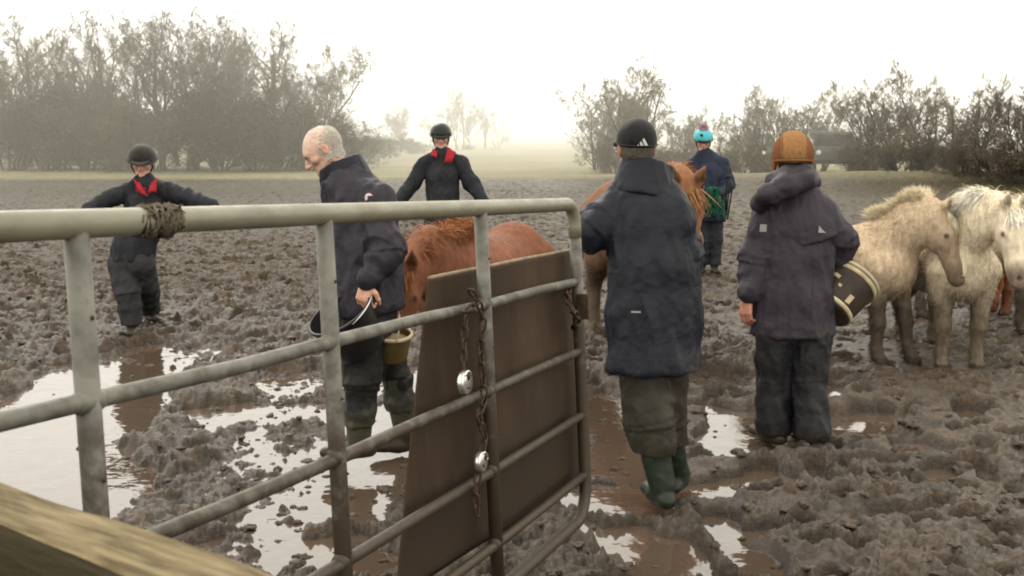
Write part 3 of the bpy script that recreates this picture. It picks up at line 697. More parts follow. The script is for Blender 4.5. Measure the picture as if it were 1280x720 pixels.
chain('long rusty chain hanging beside the upright down to the lower padlock', [gpx(598, 376, .05), gpx(604, 400, .045), gpx(601, 440, .04), gpx(606, 500, .045), gpx(598, 520, .045), gpx(606, 545, .045), gpx(602, 566, .04)])
chain('rusty chain tail dangling below the lower padlock', [gpx(598, 590, .035), gpx(594, 618, .033), gpx(597, 645, .033)])
chain('short rusty chain looped round the free end of the gate', [gpx(712, 352, -.03), gpx(708, 372, .012), gpx(716, 388, .04), gpx(722, 396, .03), gpx(718, 412, -.02)], scale=1.2)
def padlock(px, py, label, rot, r=.035):
    c = gpx(px, py, .052); root = empty('padlock', c, label, 'padlock')
    ax = np.stack([nrm(GU * math.cos(rot) + GV * math.sin(rot)), nrm(np.cross(GN, GU * math.cos(rot) + GV * math.sin(rot))), GN], 1)
    prof = [(0, -.011), (r * .90, -.011), (r * .98, -.008), (r, -.003), (r, .003), (r * .98, .008), (r * .90, .011), (r * .86, .0105), (r * .82, .0115), (0, .012)]
    b = MB(); b.lathe(prof, 40, ax); b.build('body', M['chrome'], root)
    b = MB(); b.lathe([(0, .0105), (r * .34, .0105), (r * .34, .0128), (0, .0128)], 24, ax, ax @ V(0, r * .52, 0)); b.build('shackle_notch', M['lock_dark'], root)
    b = MB(); b.tube([ax @ V(r * .62 * math.cos(a), r * .50 + r * .42 * math.sin(a), .010) for a in np.linspace(.1, math.pi - .1, 10)], .0042, 10); b.build('shackle', M['chrome'], root)
    b = MB(); b.box(ax @ V(0, -.45 * r, .0125), (.014, .006, .003), rot=ax, bev=.001); b.build('keyway', M['lock_dark'], root)
padlock(581, 478, 'larger round bright disc padlock, upper one on the gate chain', .12)
padlock(601, 577, 'smaller tilted round disc padlock, lower one on the gate chain', .75, .030)
def twine():
    rng = np.random.default_rng(3); u0, _ = gate_uv(197, 271); b = MB(); c = gp(u0, 0)
    for q in range(46):
        s = rng.uniform(-.042, .028); a0 = rng.uniform(0, 6.28); n = 10; pts = []; rr = .027 + rng.random() * .004
        for i in range(n):
            a = a0 + i / n * rng.uniform(3, 6); s += rng.normal() * .006
            pts.append(c + GU * s + (rr + .002 * rng.normal()) * (GN * math.cos(a) - GV * math.sin(a)))
        b.tube(pts, .0016 + .0022 * rng.random(), 6)
    for q in range(9):                                                    # loose ends
        s = rng.uniform(-.07, .05); p = c + GU * s - GV * .02 + GN * .025; d = nrm(GU * rng.normal() - GV * rng.uniform(-.3, .5) + GN * .4)
        b.tube([p, p + d * .012, p + d * .026 + GV * .008], [.003, .002, .001], 5)
    o = b.build('baler_twine', M['twine'], off=c, loc=c); tag(o, 'muddy baler twine knotted round the top bar of the gate', 'twine')
twine()
def near_fence():
    # old timber rail right in front of the lens, carried by two posts outside the frame
    zt = 1.30
    A = ground(-110, 562, zt); B = ground(465, 750, zt); d = nrm(B - A); w = V(-d[1], d[0], 0); w = w if w[1] < 0 else -w
    A = A - d * .5; B = B + d * .5
    root = empty('timber_fence', (A[0], A[1], 0), 'old mossy timber fence rail in the near left corner', 'fence'); O = V(A[0], A[1], 0)
    n = 70; wd = .098; hh = .16; vs = []
    prof = [(0, -.012), (.006, -.002), (.02, 0), (.05, .001), (.085, 0), (.094, -.003), (wd, -.012), (wd + .001, -.05), (wd, -.10), (wd - .004, -hh), (.05, -hh), (.003, -hh), (0, -.08)]
    L = np.linalg.norm(B - A)
    for i in range(n):
        s = L * i / (n - 1)
        for k, (a, z) in enumerate(prof):
            p = A + d * s + w * (a + .004 * (vn2(np.array([s * 5.]), np.array([k * .7]), 3)[0] - .5)); vs.append(p + V(0, 0, z + .008 * (vn2(np.array([s * 7.]), np.array([k * .6]), 9)[0] - .5)))
    m = len(prof); ft = []; fs = []
    for i in range(n - 1):
        for k in range(m):
            q = (i * m + k, i * m + (k + 1) % m, (i + 1) * m + (k + 1) % m, (i + 1) * m + k); ft.append(q)
    ft += [tuple(range(m)), tuple((n - 1) * m + k for k in range(m - 1, -1, -1))]
    vs = np.array(vs) - O
    # rail turned so its own X axis runs along the grain
    ang = math.atan2(d[1], d[0]); ca, sa = math.cos(-ang), math.sin(-ang); loc = np.stack([vs[:, 0] * ca - vs[:, 1] * sa, vs[:, 0] * sa + vs[:, 1] * ca, vs[:, 2]], 1)
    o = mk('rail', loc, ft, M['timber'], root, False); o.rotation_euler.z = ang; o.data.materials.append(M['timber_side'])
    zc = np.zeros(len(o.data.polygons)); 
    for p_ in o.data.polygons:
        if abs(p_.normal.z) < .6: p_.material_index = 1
    bm = bmesh.new(); bm.from_mesh(o.data); bmesh.ops.recalc_face_normals(bm, faces=bm.faces); bm.to_mesh(o.data); bm.free()
    for s in (.25, L - .25):
        b = MB(); c = A + d * s + w * (-.055); b.box((c[0] - A[0], c[1] - A[1], .6), (.1, .1, 1.25), bev=.01); b.build('post', M['timber_side'], root, False)
near_fence()
# ================================================================== PEOPLE
def frame(fwd, up=(0, 0, 1)):
    f = nrm(fwd); u = nrm(np.asarray(up, float) - f * (np.asarray(up, float) @ f)); return np.stack([np.cross(f, u), f, u], 1)
def head_sdf(S, c, Rm, s, nose=1.0):
    W = lambda x, y, z: c + Rm @ (V(x, y, z) * s)
    S.ell(W(0, -.012, .032), V(.077, .098, .09) * s, Rm, .02)
    S.cap(W(0, .035, .01), W(0, .052, -.07), .066 * s, .042 * s, .03)
    for g in (-1, 1):
        S.cap(W(g * .052, .0, -.05), W(g * .014, .075, -.092), .022 * s, .02 * s, .025)
        S.ell(W(g * .044, .064, -.015), V(.024, .022, .02) * s, Rm, .02)
    S.cap(W(-.034, .078, .026), W(.034, .078, .026), .016 * s, .016 * s, .02)
    for g in (-1, 1): S.ell(W(g * .031, .104, .006), V(.017, .016, .011) * s, Rm, .012, op=-1)
    for g in (-1, 1): S.ell(W(g * .031, .080, .006), V(.013, .013, .012) * s, Rm, .004)
    S.cap(W(0, .092, .016), W(0, .117 + .004 * nose, -.022), .009 * s, .0125 * s * nose, .012)
    for g in (-1, 1): S.ell(W(g * .013, .105, -.027), V(.009, .011, .008) * s, Rm, .008)
    S.cap(W(-.018, .089, -.049), W(.018, .089, -.049), .008 * s, .008 * s, .008)
    S.cap(W(-.015, .087, -.062), W(.015, .087, -.062), .009 * s, .009 * s, .008)
    S.cap(W(-.02, .10, -.0555), W(.02, .10, -.0555), .0035 * s, .0035 * s, .006, op=-1)
    S.ell(W(0, .083, -.09), V(.02, .017, .017) * s, Rm, .02)
    for g in (-1, 1):
        ear = frame(Rm @ V(.25 * g, .95, .1), Rm @ V(0, -.25, 1))
        S.ell(W(g * .080, -.012, -.004), V(.012, .019, .033) * s, ear, .008)
        S.ell(W(g * .093, -.006, -.004), V(.008, .010, .020) * s, ear, .006, op=-1)
def head_col(P, c, Rm, s, skin, lips=(.42, .17, .14), brow=(.10, .08, .065), stub=0.0, crown=None):
    q = ((P - c) @ Rm) / s; col = np.tile(np.array(skin, float), (len(P), 1))
    def blend(w, cc): 
        nonlocal col
        w = np.clip(w, 0, 1)[:, None]; col = col * (1 - w) + np.array(cc) * w
    red = np.exp(-((np.abs(q[:, 0]) - .045) / .022) ** 2 - ((q[:, 2] + .02) / .03) ** 2) * (q[:, 1] > .03); blend(red * .45, (skin[0] * 1.0, skin[1] * .72, skin[2] * .68))
    nose = np.exp(-(q[:, 0] / .016) ** 2 - ((q[:, 2] + .02) / .02) ** 2) * (q[:, 1] > .085); blend(nose * .5, (skin[0] * .95, skin[1] * .68, skin[2] * .62))
    ear = (np.abs(q[:, 0]) > .074) * (q[:, 2] < .04) * (q[:, 2] > -.05); blend(ear * .5, (skin[0] * .92, skin[1] * .62, skin[2] * .55))
    if stub: blend(stub * (q[:, 2] < -.03) * (q[:, 1] > -.01) * (1 - np.exp(-((q[:, 2] + .056) / .008) ** 2)), (.16, .13, .115))
    lip = np.exp(-(q[:, 0] / .022) ** 4 - ((q[:, 2] + .056) / .011) ** 2) * (q[:, 1] > .08); blend(lip, lips)
    br = np.exp(-((np.abs(q[:, 0]) - .033) / .018) ** 4 - ((q[:, 2] - .027 + .006 * np.abs(q[:, 0] / .04)) / .006) ** 2) * (q[:, 1] > .06); blend(br, brow)
    d = np.sqrt((np.abs(q[:, 0]) - .031) ** 2 + (q[:, 2] - .006) ** 2) ; blend((d < .017) * (q[:, 1] > .06) * .55, (.10, .055, .045)); blend((d < .0125) * (np.abs(q[:, 2] - .006) < .007) * (q[:, 1] > .07), (.5, .48, .45)); blend((d < .006) * (q[:, 1] > .07), (.02, .015, .012))
    nb = (q[:, 2] < -.06) & (q[:, 1] < .03); blend(nb * .35, (skin[0] * .7, skin[1] * .55, skin[2] * .5))
    if crown: blend(crown(q), (.42, .40, .37))
    return col
def hand_sdf(S, w, d, pn, side, curl=(.35, .5, .4), sc=1.0, spread=.10, thumb=.6):
    """palm from wrist w along d, fingers curl towards pn, thumb on the side*cross(d,pn) side"""
    d = nrm(d); pn = nrm(pn - d * (pn @ d)); sd = np.cross(d, pn) * side
    offs = (.032, .011, -.011, -.031); lens = (.92, 1.0, .95, .76)
    S.cap(w - d * .02, w + d * .02, .026 * sc, .03 * sc, .015, flat=(pn, 1.5))
    S.cap(w + d * .03 * sc + sd * .016 * sc, w + d * .07 * sc + sd * .018 * sc, .020 * sc, .018 * sc, .012, flat=(pn, 1.4)); S.cap(w + d * .03 * sc - sd * .014 * sc, w + d * .066 * sc - sd * .018 * sc, .020 * sc, .017 * sc, .012, flat=(pn, 1.4))
    for o, l in zip(offs, lens):
        k = w + (d * (.088 - abs(o - .011) * .22) + sd * o) * sc; S.cap(w + d * .035 * sc + sd * o * .6 * sc, k, .014 * sc, .0115 * sc, .010)
        a = 0; p = k; dd0 = nrm(d + sd * o * spread * 30 * .1)
        for L_, cu, r1, r2 in ((.043, curl[0], .0105, .0095), (.027, curl[1], .0095, .0086), (.021, curl[2], .0086, .007)):
            a += cu * (1 + .12 * (o < 0)); nd = dd0 * math.cos(a) + pn * math.sin(a); p2 = p + nd * L_ * l * sc
            S.cap(p, p2, r1 * sc, r2 * sc, .004); p = p2
    b = w + (d * .022 + sd * .020) * sc; S.cap(w + d * .01 * sc, b, .017 * sc, .016 * sc, .012)
    p = b; dirs = [nrm(sd * .75 + d * .65 + pn * .25), nrm(sd * .35 + d * .9 + pn * thumb), nrm(sd * .05 + d * .9 + pn * (thumb + .3))]
    for dd, L_, r1, r2 in zip(dirs, (.042, .032, .026), (.0145, .012, .0105), (.012, .0105, .008)):
        p2 = p + dd * L_ * sc; S.cap(p, p2, r1 * sc, r2 * sc, .005); p = p2
def cloth(v, f, seed, amp=.008, axes=(9, 9, 3.2), fine=.0025, extra=None, it=1):
    v = relax(v, f, it); n = vnormals(v, f)
    w = v + .05 * np.stack([fbm3(v * 4 + 9, 2, seed + 3), fbm3(v * 4 + 19, 2, seed + 4), fbm3(v * 4 + 29, 2, seed + 5)], 1)
    r = 1 - np.abs(2 * (fbm3(w * np.array(axes), 3, seed) + .5) - 1) * 2.8
    d = amp * np.clip(r, -.6, 1) + fine * fbm3(v * 38, 2, seed + 8) * 2
    if extra is not None: d = d + extra(v)
    return v + n * d[:, None]
def sleeve_folds(pts, amp=.008, freq=62, seed=0):
    a, e, w = pts
    def fn(v):
        out = np.zeros(len(v))
        for p, q in ((a, e), (e, w)):
            ab = q - p; t = (v - p) @ ab / (ab @ ab); r = np.linalg.norm(v - p - np.clip(t, 0, 1)[:, None] * ab, axis=1)
            s = np.linalg.norm(v - e, axis=1); g = np.exp(-(s / .16) ** 2) * (r < .13) * (t > -.05) * (t < 1.05)
            out += amp * g * np.sin(s * freq + 5 * fbm3(v * 7, 2, seed) + 2 * t)
        return out
    return fn
def decal(name, target, centre, direction, up, polys, mt, parent, off=.006, n=7, org=(0, 0, 0)):
    """lay flat 2D shapes (metres) on to a target mesh along a direction"""
    me = target.data; bv = BVHTree.FromPolygons([v.co[:] for v in me.vertices], [p.vertices[:] for p in me.polygons])
    Rm = frame(-np.asarray(direction), up); X_, Z_ = -Rm[:, 0], Rm[:, 2]; o = np.asarray(org); vs = []; fs = []; d = nrm(direction)
    for q in polys:                                                     # q: 4 corners
        b = len(vs)
        for j in range(n):
            for i in range(n):
                s, t = i / (n - 1), j / (n - 1); p2 = (np.array(q[0]) * (1 - s) + np.array(q[1]) * s) * (1 - t) + (np.array(q[3]) * (1 - s) + np.array(q[2]) * s) * t
                p = np.asarray(centre) + X_ * p2[0] + Z_ * p2[1] - o
                hit = bv.ray_cast(Vector(p - d * .25), Vector(d), .6)
                if hit[0] is None: hp = p - d * off
                else: hp = np.array(hit[0]) - d * off
                vs.append(hp)
        for j in range(n - 1):
            for i in range(n - 1):
                a = b + j * n + i; fs.append((a, a + 1, a + n + 1, a + n))
    return mk(name, vs, fs, mt, parent)
def ngon(r, k=8, sx=1.0, sy=1.0):
    """disc as a fan of thin quads"""
    return [[(0, 0), (r * sx * math.cos(a), r * sy * math.sin(a)), (r * sx * math.cos(a + math.pi / k), r * sy * math.sin(a + math.pi / k)), (r * sx * math.cos(a + 2 * math.pi / k), r * sy * math.sin(a + 2 * math.pi / k))] for a in np.arange(k) * 2 * math.pi / k]
def collar_mesh(a, b, ra, rb, th, cutdir=None, seed=1, flat=None, res=.006):
    a = np.asarray(a); b = np.asarray(b); ax = nrm(b - a); S = SDF(res)
    S.cap(a, b, ra, rb, .02, flat); S.cap(a - ax * .06, b + ax * .08, ra - th, rb - th, .006, flat, op=-1); S.cut(b, ax); S.cut(a - ax * .02, -ax)
    if cutdir is not None:
        nd, wd = cutdir; nd = nrm(nd); q = b + nd * .0
        S.cap(q + ax * .03, q + nd * .16 + ax * .0 - ax * .02, wd, wd * 1.2, .01, op=-1)
    v, f = S.mesh(); return cloth(v, f, seed, .005, (8, 8, 5), .002), f

class Person:
    def __init__(s, label, t, group=None):
        s.t = t; s.label = label; s.group = group; s.J = {}
    def j(s, **kw):
        for k, q in kw.items(): s.J[k] = at(q[0], q[1], s.t + (q[2] if len(q) > 2 else 0))
        return s
    def start(s, px):
        p = s.J['pelvis']; s.root = empty('person', (p[0], p[1], 0.0), s.label, 'person', s.group); s.O = V(p[0], p[1], 0)
    def put(s, name, v, f, m, parent=None, col=None, smooth=True): return mk(name, v - s.O, f, m, parent or s.root, smooth, col)
    def body(s, face, headfwd, headup, hs=1.0, skin=(.40, .24, .18), hands=(), res=.0055, nose=1.0, **hc):
        J = s.J; s.face = nrm(face); s.HR = frame(headfwd, headup); s.hs = hs; S = SDF(res)
        S.chain([J['pelvis'], J['chest'], J['neck']], [.10, .115, .06], .04, (s.face, 1.5))
        S.cap(J['neck'] - V(0, 0, .03), J['head'] + s.HR @ V(0, -.022, -.04) * hs, .062 * hs, .056 * hs, .03)
        for q in 'LR':
            S.chain([J['sh' + q], J['el' + q], J['wr' + q]], [.042, .034, .027], .02); S.cap(J['neck'], J['sh' + q], .045, .04, .03)
            S.chain([J['hip' + q], J['kn' + q], J['an' + q]], [.07, .05, .036], .03); S.cap(J['pelvis'], J['hip' + q], .09, .08, .03)
        for h in hands: hand_sdf(S, **h)
        head_sdf(S, J['head'], s.HR, hs, nose)
        v, f = S.mesh(); v = v + vnormals(v, f) * (.0012 * fbm3(v * 60, 2, 3))[:, None]
        col = head_col(v, J['head'], s.HR, hs, skin, **hc)
        d = np.linalg.norm(v - J['head'], axis=1) > .24; col[d] = np.array(skin) * V(1.0, .82, .78)
        s.bodyo = s.put('body', v, f, M['skin'], col=col); return s
    def H(s, x, y, z): return s.J['head'] + s.HR @ (V(x, y, z) * s.hs)
    def coat(s, m, rings, hem, sr=(.085, .074, .055), fl=1.4, seed=1, amp=.009, res=.008, name='coat', shr=.075, axes=(9, 9, 3.0), folds=.014, hemdir=(0, 0, -1), sleeves='LR'):
        J = s.J; S = SDF(res); pts = [at(q[0], q[1], s.t + q[2]) for q in rings]
        S.chain(pts, [q[3] for q in rings], .05, (s.face, fl))
        S.chain([J['shL'], J['neck'], J['shR']], [shr, shr * 1.1, shr], .05)
        for q in sleeves:
            S.chain([J['sh' + q], J['el' + q], J['wr' + q]], sr, .03)
            w = nrm(J['wr' + q] - J['el' + q]); 
        S.cut(hem, hemdir, .02)
        v, f = S.mesh(); ex = [sleeve_folds((J['sh' + q], J['el' + q], J['wr' + q]), folds, seed=seed) for q in sleeves]
        v = cloth(v, f, seed, amp, axes, extra=lambda p: sum(e(p) for e in ex)); o = s.put(name, v, f, m); return o
    def cuffs(s, m, r, parent, which='LR'):
        for q in which:
            a = s.J['wr' + q]; d = nrm(a - s.J['el' + q]); v, f = tube([a - d * .02, a + d * .012, a + d * .03, a + d * .032, a + d * .02], [r * 1.03, r * 1.06, r * 1.02, r * .8, r * .7], 20, cap=False)
            s.put('cuff', v, f, m, parent)
    def legs(s, m, r=(.115, .095, .075), cut=None, seed=2, amp=.010, res=.008, name='trousers', k=.03, folds=.012, pr=.15):
        J = s.J; S = SDF(res); S.cap(J['pelvis'] + V(0, 0, .04), J['pelvis'] - V(0, 0, .03), pr, pr * .95, .04, (s.face, 1.3))
        for q in 'LR':
            S.cap(J['pelvis'], J['hip' + q], r[0], r[0], .04); S.chain([J['hip' + q], J['kn' + q], J['an' + q]], r, k)
        if cut is not None: S.cut(V(0, 0, cut), (0, 0, -1), .01)
        v, f = S.mesh(); ex = [sleeve_folds((J['hip' + q], J['kn' + q], J['an' + q]), folds, 48, seed) for q in 'LR']
        v = cloth(v, f, seed, amp, (8, 8, 3.2), extra=lambda p: sum(e(p) for e in ex)); return s.put(name, v, f, m)
    def boots(s, m, top=.36, r=(.072, .058), res=.007):
        J = s.J
        for q in 'LR':
            an, kn, toe = J['an' + q], J['kn' + q], J['toe' + q]; d = nrm(kn - an); S = SDF(res)
            S.cap(an, an + d * top, r[1], r[0], .02); fd = toe - an; fd[2] = 0; fd = nrm(fd); b = V(an[0], an[1], an[2] - .065)
            S.cap(b - fd * .05, b + fd * .05, .042, .05, .03, (V(0, 0, 1), 1.15)); S.cap(b + fd * .05, b + fd * .165, .050, .044, .03, (V(0, 0, 1), 1.35))
            S.cut(an + d * top, d); v, f = S.mesh(); v = cloth(v, f, 7, .003, (9, 9, 14), .001); o = s.put('boot', v, f, m)
            v, f = tube([an + d * (top - .03), an + d * (top - .006), an + d * (top + .004)], [r[0] * 1.03, r[0] * 1.06, r[0] * 1.0], 24, cap=False); s.put('boot_top', v, f, m, o)
    def helmet(s, m, straps=True, peakm=None, size=1.0, peak=.06, tilt=.0, name='riding_helmet'):
        S = SDF(.006); Rm = s.HR @ frame((0, math.cos(tilt), math.sin(tilt)))
        S.ell(s.H(0, -.012, .048), V(.100, .122, .096) * s.hs * size, s.HR, .02)
        S.cut(s.H(0, 0, .030), -(s.HR @ V(0, .12, 1)), .012); 
        v, f = S.mesh(); o = s.put(name, v, f, m)
        S = SDF(.005); S.ell(s.H(0, .105, .040), V(.074, peak, .0085) * s.hs, s.HR @ frame((0, 1, -.22)), .01); v, f = S.mesh(); s.put('peak', v, f, peakm or m, o)
        v, f = tube([s.H(.103 * size * math.sin(a), -.012 + .124 * size * math.cos(a), .034 - .015 * math.cos(a)) for a in np.linspace(0, 2 * math.pi, 36)[:-1]], .0075, 8, closed=True); s.put('rim', v, f, peakm or m, o)
        if straps:
            for g in (-1, 1):
                for y in (.045, -.06):
                    v, f = tube([s.H(g * .088, y, .03), s.H(g * .083, y * .5 + .01, -.03), s.H(g * .055, .03, -.088), s.H(g * .0, .055, -.116)], .0065, 6); s.put('chin_strap', v, f, M['strap'], o)
        return o
    def badge(s, target, px, py, polys, m, name='badge', n=4):
        c = at(px, py, s.t); d = nrm(c - CC); return decal(name, target, c, d, (0, 0, 1), polys, m, target, org=s.O, n=n)

# ---------------------------------------------------------------- man in the long dark coat, back to us, beside the gate end
def man_cap():
    P = Person('man in black cap and long dark coat, back turned, beside the gate end', 5.31)
    P.j(head=(795, 186), neck=(803, 226), chest=(812, 290), pelvis=(815, 415), shL=(778, 254), elL=(742, 290, -.03), wrL=(768, 268, .30), shR=(834, 258), elR=(853, 322, .05), wrR=(808, 268, .34),
        hipL=(800, 440), hipR=(832, 440, .03), knL=(812, 530), anL=(828, 606), toeL=(816, 618, .12), knR=(828, 524, .12), anR=(845, 588, .20), toeR=(854, 590, .40))
    P.start(815); fw = nrm(V(-.25, 1, 0))
    hands = [dict(w=P.J['wrL'] + V(.02, .03, 0), d=V(.7, .5, .2), pn=V(.3, .3, -1), side=1), dict(w=P.J['wrR'] + V(-.02, .03, 0), d=V(-.7, .5, .2), pn=V(-.3, .3, -1), side=-1)]
    P.body(fw, V(-.16, 1, -.10), V(0, 0, 1), 1.05, hands=hands, skin=(.36, .21, .16))
    c = P.coat(M['coat_navy'], [(806, 246, .0, .145), (814, 285, 0, .205), (816, 340, 0, .215), (816, 400, 0, .222), (816, 462, 0, .222), (817, 500, 0, .215)], at(815, 461, 5.3), (.088, .088, .066), 1.4, seed=3, amp=.017, shr=.066, hemdir=(-.03, 0, -1), axes=(7, 7, 2.4))
    # big soft collar standing away from the neck
    v, f = collar_mesh(at(803, 244, 5.31), at(809, 205, 5.33), .150, .128, .016, (V(-.7, 1, 0), .05), 4, (fw, 1.15)); P.put('collar', v, f, M['coat_navy'], c)
    v, f = tube([at(760, 404, 5.0 + .1), at(790, 407, 5.06), at(815, 408, 5.04), at(842, 407, 5.06), at(872, 403, 5.16)], .0028, 6)
    # back label and vent
    P.badge(c, 795, 390, [[(-.022, -.004), (.022, -.004), (.022, .004), (-.022, .004)]], M['grey_badge'], 'label_tab')
    M['seam'] = mat('coat_seam', (.03, .03, .036), rough=.7)
    for (px, py, w, h) in ((815, 449, .36, .003), (818, 440, .003, .14), (810, 282, .24, .003)): P.badge(c, px, py, [[(-w / 2, -h / 2), (w / 2, -h / 2), (w / 2, h / 2), (-w / 2, h / 2)]], M['seam'], 'seam', 16)
    P.legs(M['trouser_olive'], (.105, .105, .082), cut=at(0, 566, 5.31)[2], seed=5, amp=.015, folds=.010)
    P.boots(M['boot_green'], .32, (.080, .064))
    # hair at the nape
    S = SDF(.006); S.ell(P.H(0, -.014, .005), V(.0785, .0965, .10) * P.hs, P.HR, .01); S.cut(P.H(0, .0, .03), P.HR @ V(0, 0, 1)); S.cut(P.H(0, .005, 0), P.HR @ V(0, 1, .35)); S.cut(P.H(0, 0, -.055), P.HR @ V(0, 0, -1)); v, f = S.mesh(); P.put('hair', cloth(v, f, 3, .002, (60, 60, 14), .002), f, M['hair'])
    # baseball cap
    S = SDF(.005); S.ell(P.H(0, -.012, .040), V(.089, .112, .096) * P.hs, P.HR, .01); S.cut(P.H(0, -.0, .012), P.HR @ V(0, .18, -1)); v, f = S.mesh(); cap = P.put('cap', cloth(v, f, 9, .0015, (9, 9, 9), .001), f, M['cap_black'])
    S = SDF(.005); S.ell(P.H(0, .125, .035), V(.075, .075, .006) * P.hs, P.HR @ frame((0, 1, -.2)), .01); v, f = S.mesh(); P.put('brim', v, f, M['cap_black'], cap)
    v, f = tube([P.H(.091 * math.sin(a), -.012 + .114 * math.cos(a), .020 + .02 * math.cos(a)) for a in np.linspace(0, 2 * math.pi, 40)[:-1]], .0035, 6, closed=True); P.put('cap_band', v, f, M['cap_black'], cap)
    b = [[(-.030, -.017), (-.016, -.017), (-.022, -.005), (-.027, -.010)], [(-.011, -.017), (.005, -.017), (-.009, .009), (-.016, .002)], [(.010, -.017), (.026, -.017), (.004, .023), (-.004, .016)]]
    P.badge(cap, 804, 179, b, M['white_cloth'], 'logo')
    return P
man_cap()

# ---------------------------------------------------------------- man in tan corduroy hat, back to us, tub under his right arm
def man_hat():
    P = Person('man in tan corduroy hat and plum grey jacket, tub under his arm', 6.45)
    P.j(head=(991, 196), neck=(991, 232), chest=(995, 290), pelvis=(992, 405), shL=(962, 268), elL=(944, 328, .02), wrL=(938, 366, -.04), shR=(1026, 268), elR=(1052, 304, .0), wrR=(1040, 352, .14),
        hipL=(970, 418), hipR=(1012, 418), knL=(967, 480, .02), anL=(968, 532, .03), toeL=(958, 545, .10), knR=(1010, 482, -.03), anR=(1014, 538, -.07), toeR=(1030, 547, .02))
    P.start(992); fw = nrm(V(.12, 1, 0))
    hands = [dict(w=P.J['wrL'] + V(-.012, .0, -.03), d=V(-.16, -.1, -1), pn=V(.75, .5, -.1), side=-1, curl=(.45, .6, .5), sc=1.08), dict(w=P.J['wrR'] + V(.0, .03, -.02), d=V(.4, .3, -.8), pn=V(.6, -.5, 0), side=1)]
    P.body(fw, V(.16, 1, -.05), V(0, 0, 1), 1.05, hands=hands, skin=(.40, .22, .17))
    c = P.coat(M['coat_plum'], [(991, 254, 0, .13), (995, 285, 0, .19), (994, 330, 0, .198), (992, 380, 0, .212), (991, 421, 0, .215), (991, 452, 0, .21)], at(991, 420, 6.4), (.088, .082, .060), 1.38, seed=13, amp=.016, shr=.078)
    P.cuffs(M['coat_navy'], .060, c, 'L')
    # storm flap across the shoulders and the rolled hood
    S = SDF(.007); S.chain([at(q[0], q[1], 6.45 + q[2]) for q in [(991, 256, 0, 0), (998, 285, 0, 0), (1004, 305, 0, 0)]], [.140, .205, .212], .05, (fw, 1.36)); S.chain([P.J['shL'], P.J['neck'], P.J['shR']], [.084, .086, .092], .05)
    S.cap(P.J['shR'], P.J['shR'] + .45 * (P.J['elR'] - P.J['shR']), .093, .090, .03)
    S.cut(at(1000, 309, 6.3), nrm(V(.28, 0, -1)), .01); S.cut(at(966, 300, 6.3), nrm(V(-1, 0, -.25)), .01); v, f = S.mesh(); cp = P.put('storm_flap', cloth(v, f, 23, .007, (8, 8, 3)), f, M['coat_plum'], c)
    S = SDF(.007); S.chain([at(950, 254, 6.36), at(962, 244, 6.28), at(982, 233, 6.27), at(1006, 226, 6.30), at(1018, 228, 6.42)], [.050, .060, .060, .052, .040], .03); S.chain([at(968, 226, 6.45), at(985, 219, 6.34), at(1006, 217, 6.36), at(1014, 224, 6.5)], [.05, .052, .05, .045], .03)
    v, f = S.mesh(); P.put('hood', cloth(v, f, 15, .009, (7, 7, 9)), f, M['coat_plum'], c)
    for (px, py, w, h) in ((990, 411, .34, .003), (972, 360, .003, .30), (1016, 370, .003, .26)): P.badge(c, px, py, [[(-w / 2, -h / 2), (w / 2, -h / 2), (w / 2, h / 2), (-w / 2, h / 2)]], M['seam'], 'seam', 16)
    P.badge(c, 954, 285, [[(-.020, -.022), (.018, -.022), (.020, .020), (-.018, .022)]], M['grey_badge'], 'badge')
    P.badge(cp, 1027, 287, [[(-.018, -.018), (.026, -.018), (.006, -.002), (-.014, .022)]], M['grey_badge'], 'logo')
    P.legs(M['trouser_black'], (.112, .088, .094), cut=.02, seed=15, amp=.020, folds=.005, k=.02)
    P.boots(M['boot_black'], .2, (.07, .06))
    S = SDF(.006); S.ell(P.H(0, -.02, -.01), V(.081, .095, .095) * P.hs, P.HR, .01); S.cut(P.H(0, 0, .03), P.HR @ V(0, 0, 1)); S.cut(P.H(0, .005, 0), P.HR @ V(0, 1, .2)); S.cut(P.H(0, 0, -.085), P.HR @ V(0, 0, -1)); v, f = S.mesh(); P.put('hair', cloth(v, f, 3, .002, (60, 60, 14), .002), f, M['hair_dark'])
    S = SDF(.005); S.ell(P.H(0, -.010, .040), V(.098, .116, .104) * P.hs, P.HR, .02); S.ell(P.H(0, -.010, .0), V(.103, .120, .085) * P.hs, P.HR, .05); S.cut(P.H(0, 0, -.036), P.HR @ V(0, .0, -1), .012)
    v, f = S.mesh(); v = cloth(v, f, 31, .002, (9, 9, 9), .0015); q = ((v - P.J['head']) @ P.HR) / P.hs
    side = np.clip((np.abs(q[:, 0]) - .062) / .012, 0, 1)[:, None]; low = np.clip((-.005 - q[:, 2]) / .012, 0, 1)[:, None]
    col = np.array((.255, .135, .062)) * (1 - side) + np.array((.17, .072, .036)) * side; col = col * (1 - .30 * low * (1 - side)); seam = np.exp(-((np.abs(q[:, 0]) - .064) / .003) ** 2)[:, None]; col = col * (1 - .45 * seam)
    hat = P.put('hat', v, f, M['hat_cord'], col=col)
    for g in (-1, 1):
        S = SDF(.005); S.ell(P.H(g * .097, .012, -.045), V(.013, .05, .075) * P.hs, P.HR, .01); v, f = S.mesh(); P.put('ear_flap', v, f, M['hat_cord'], hat, np.tile(np.array((.17, .072, .036)), (len(v), 1)))
    v, f = tube([P.H(.104 * math.sin(a), -.010 + .122 * math.cos(a), -.022) for a in np.linspace(0, 2 * math.pi, 40)[:-1]], .006, 10, closed=True); P.put('hat_band', v, f, M['hat_cord'], hat, np.tile(np.array((.20, .10, .046)), (len(v), 1)))
    return P
man_hat()

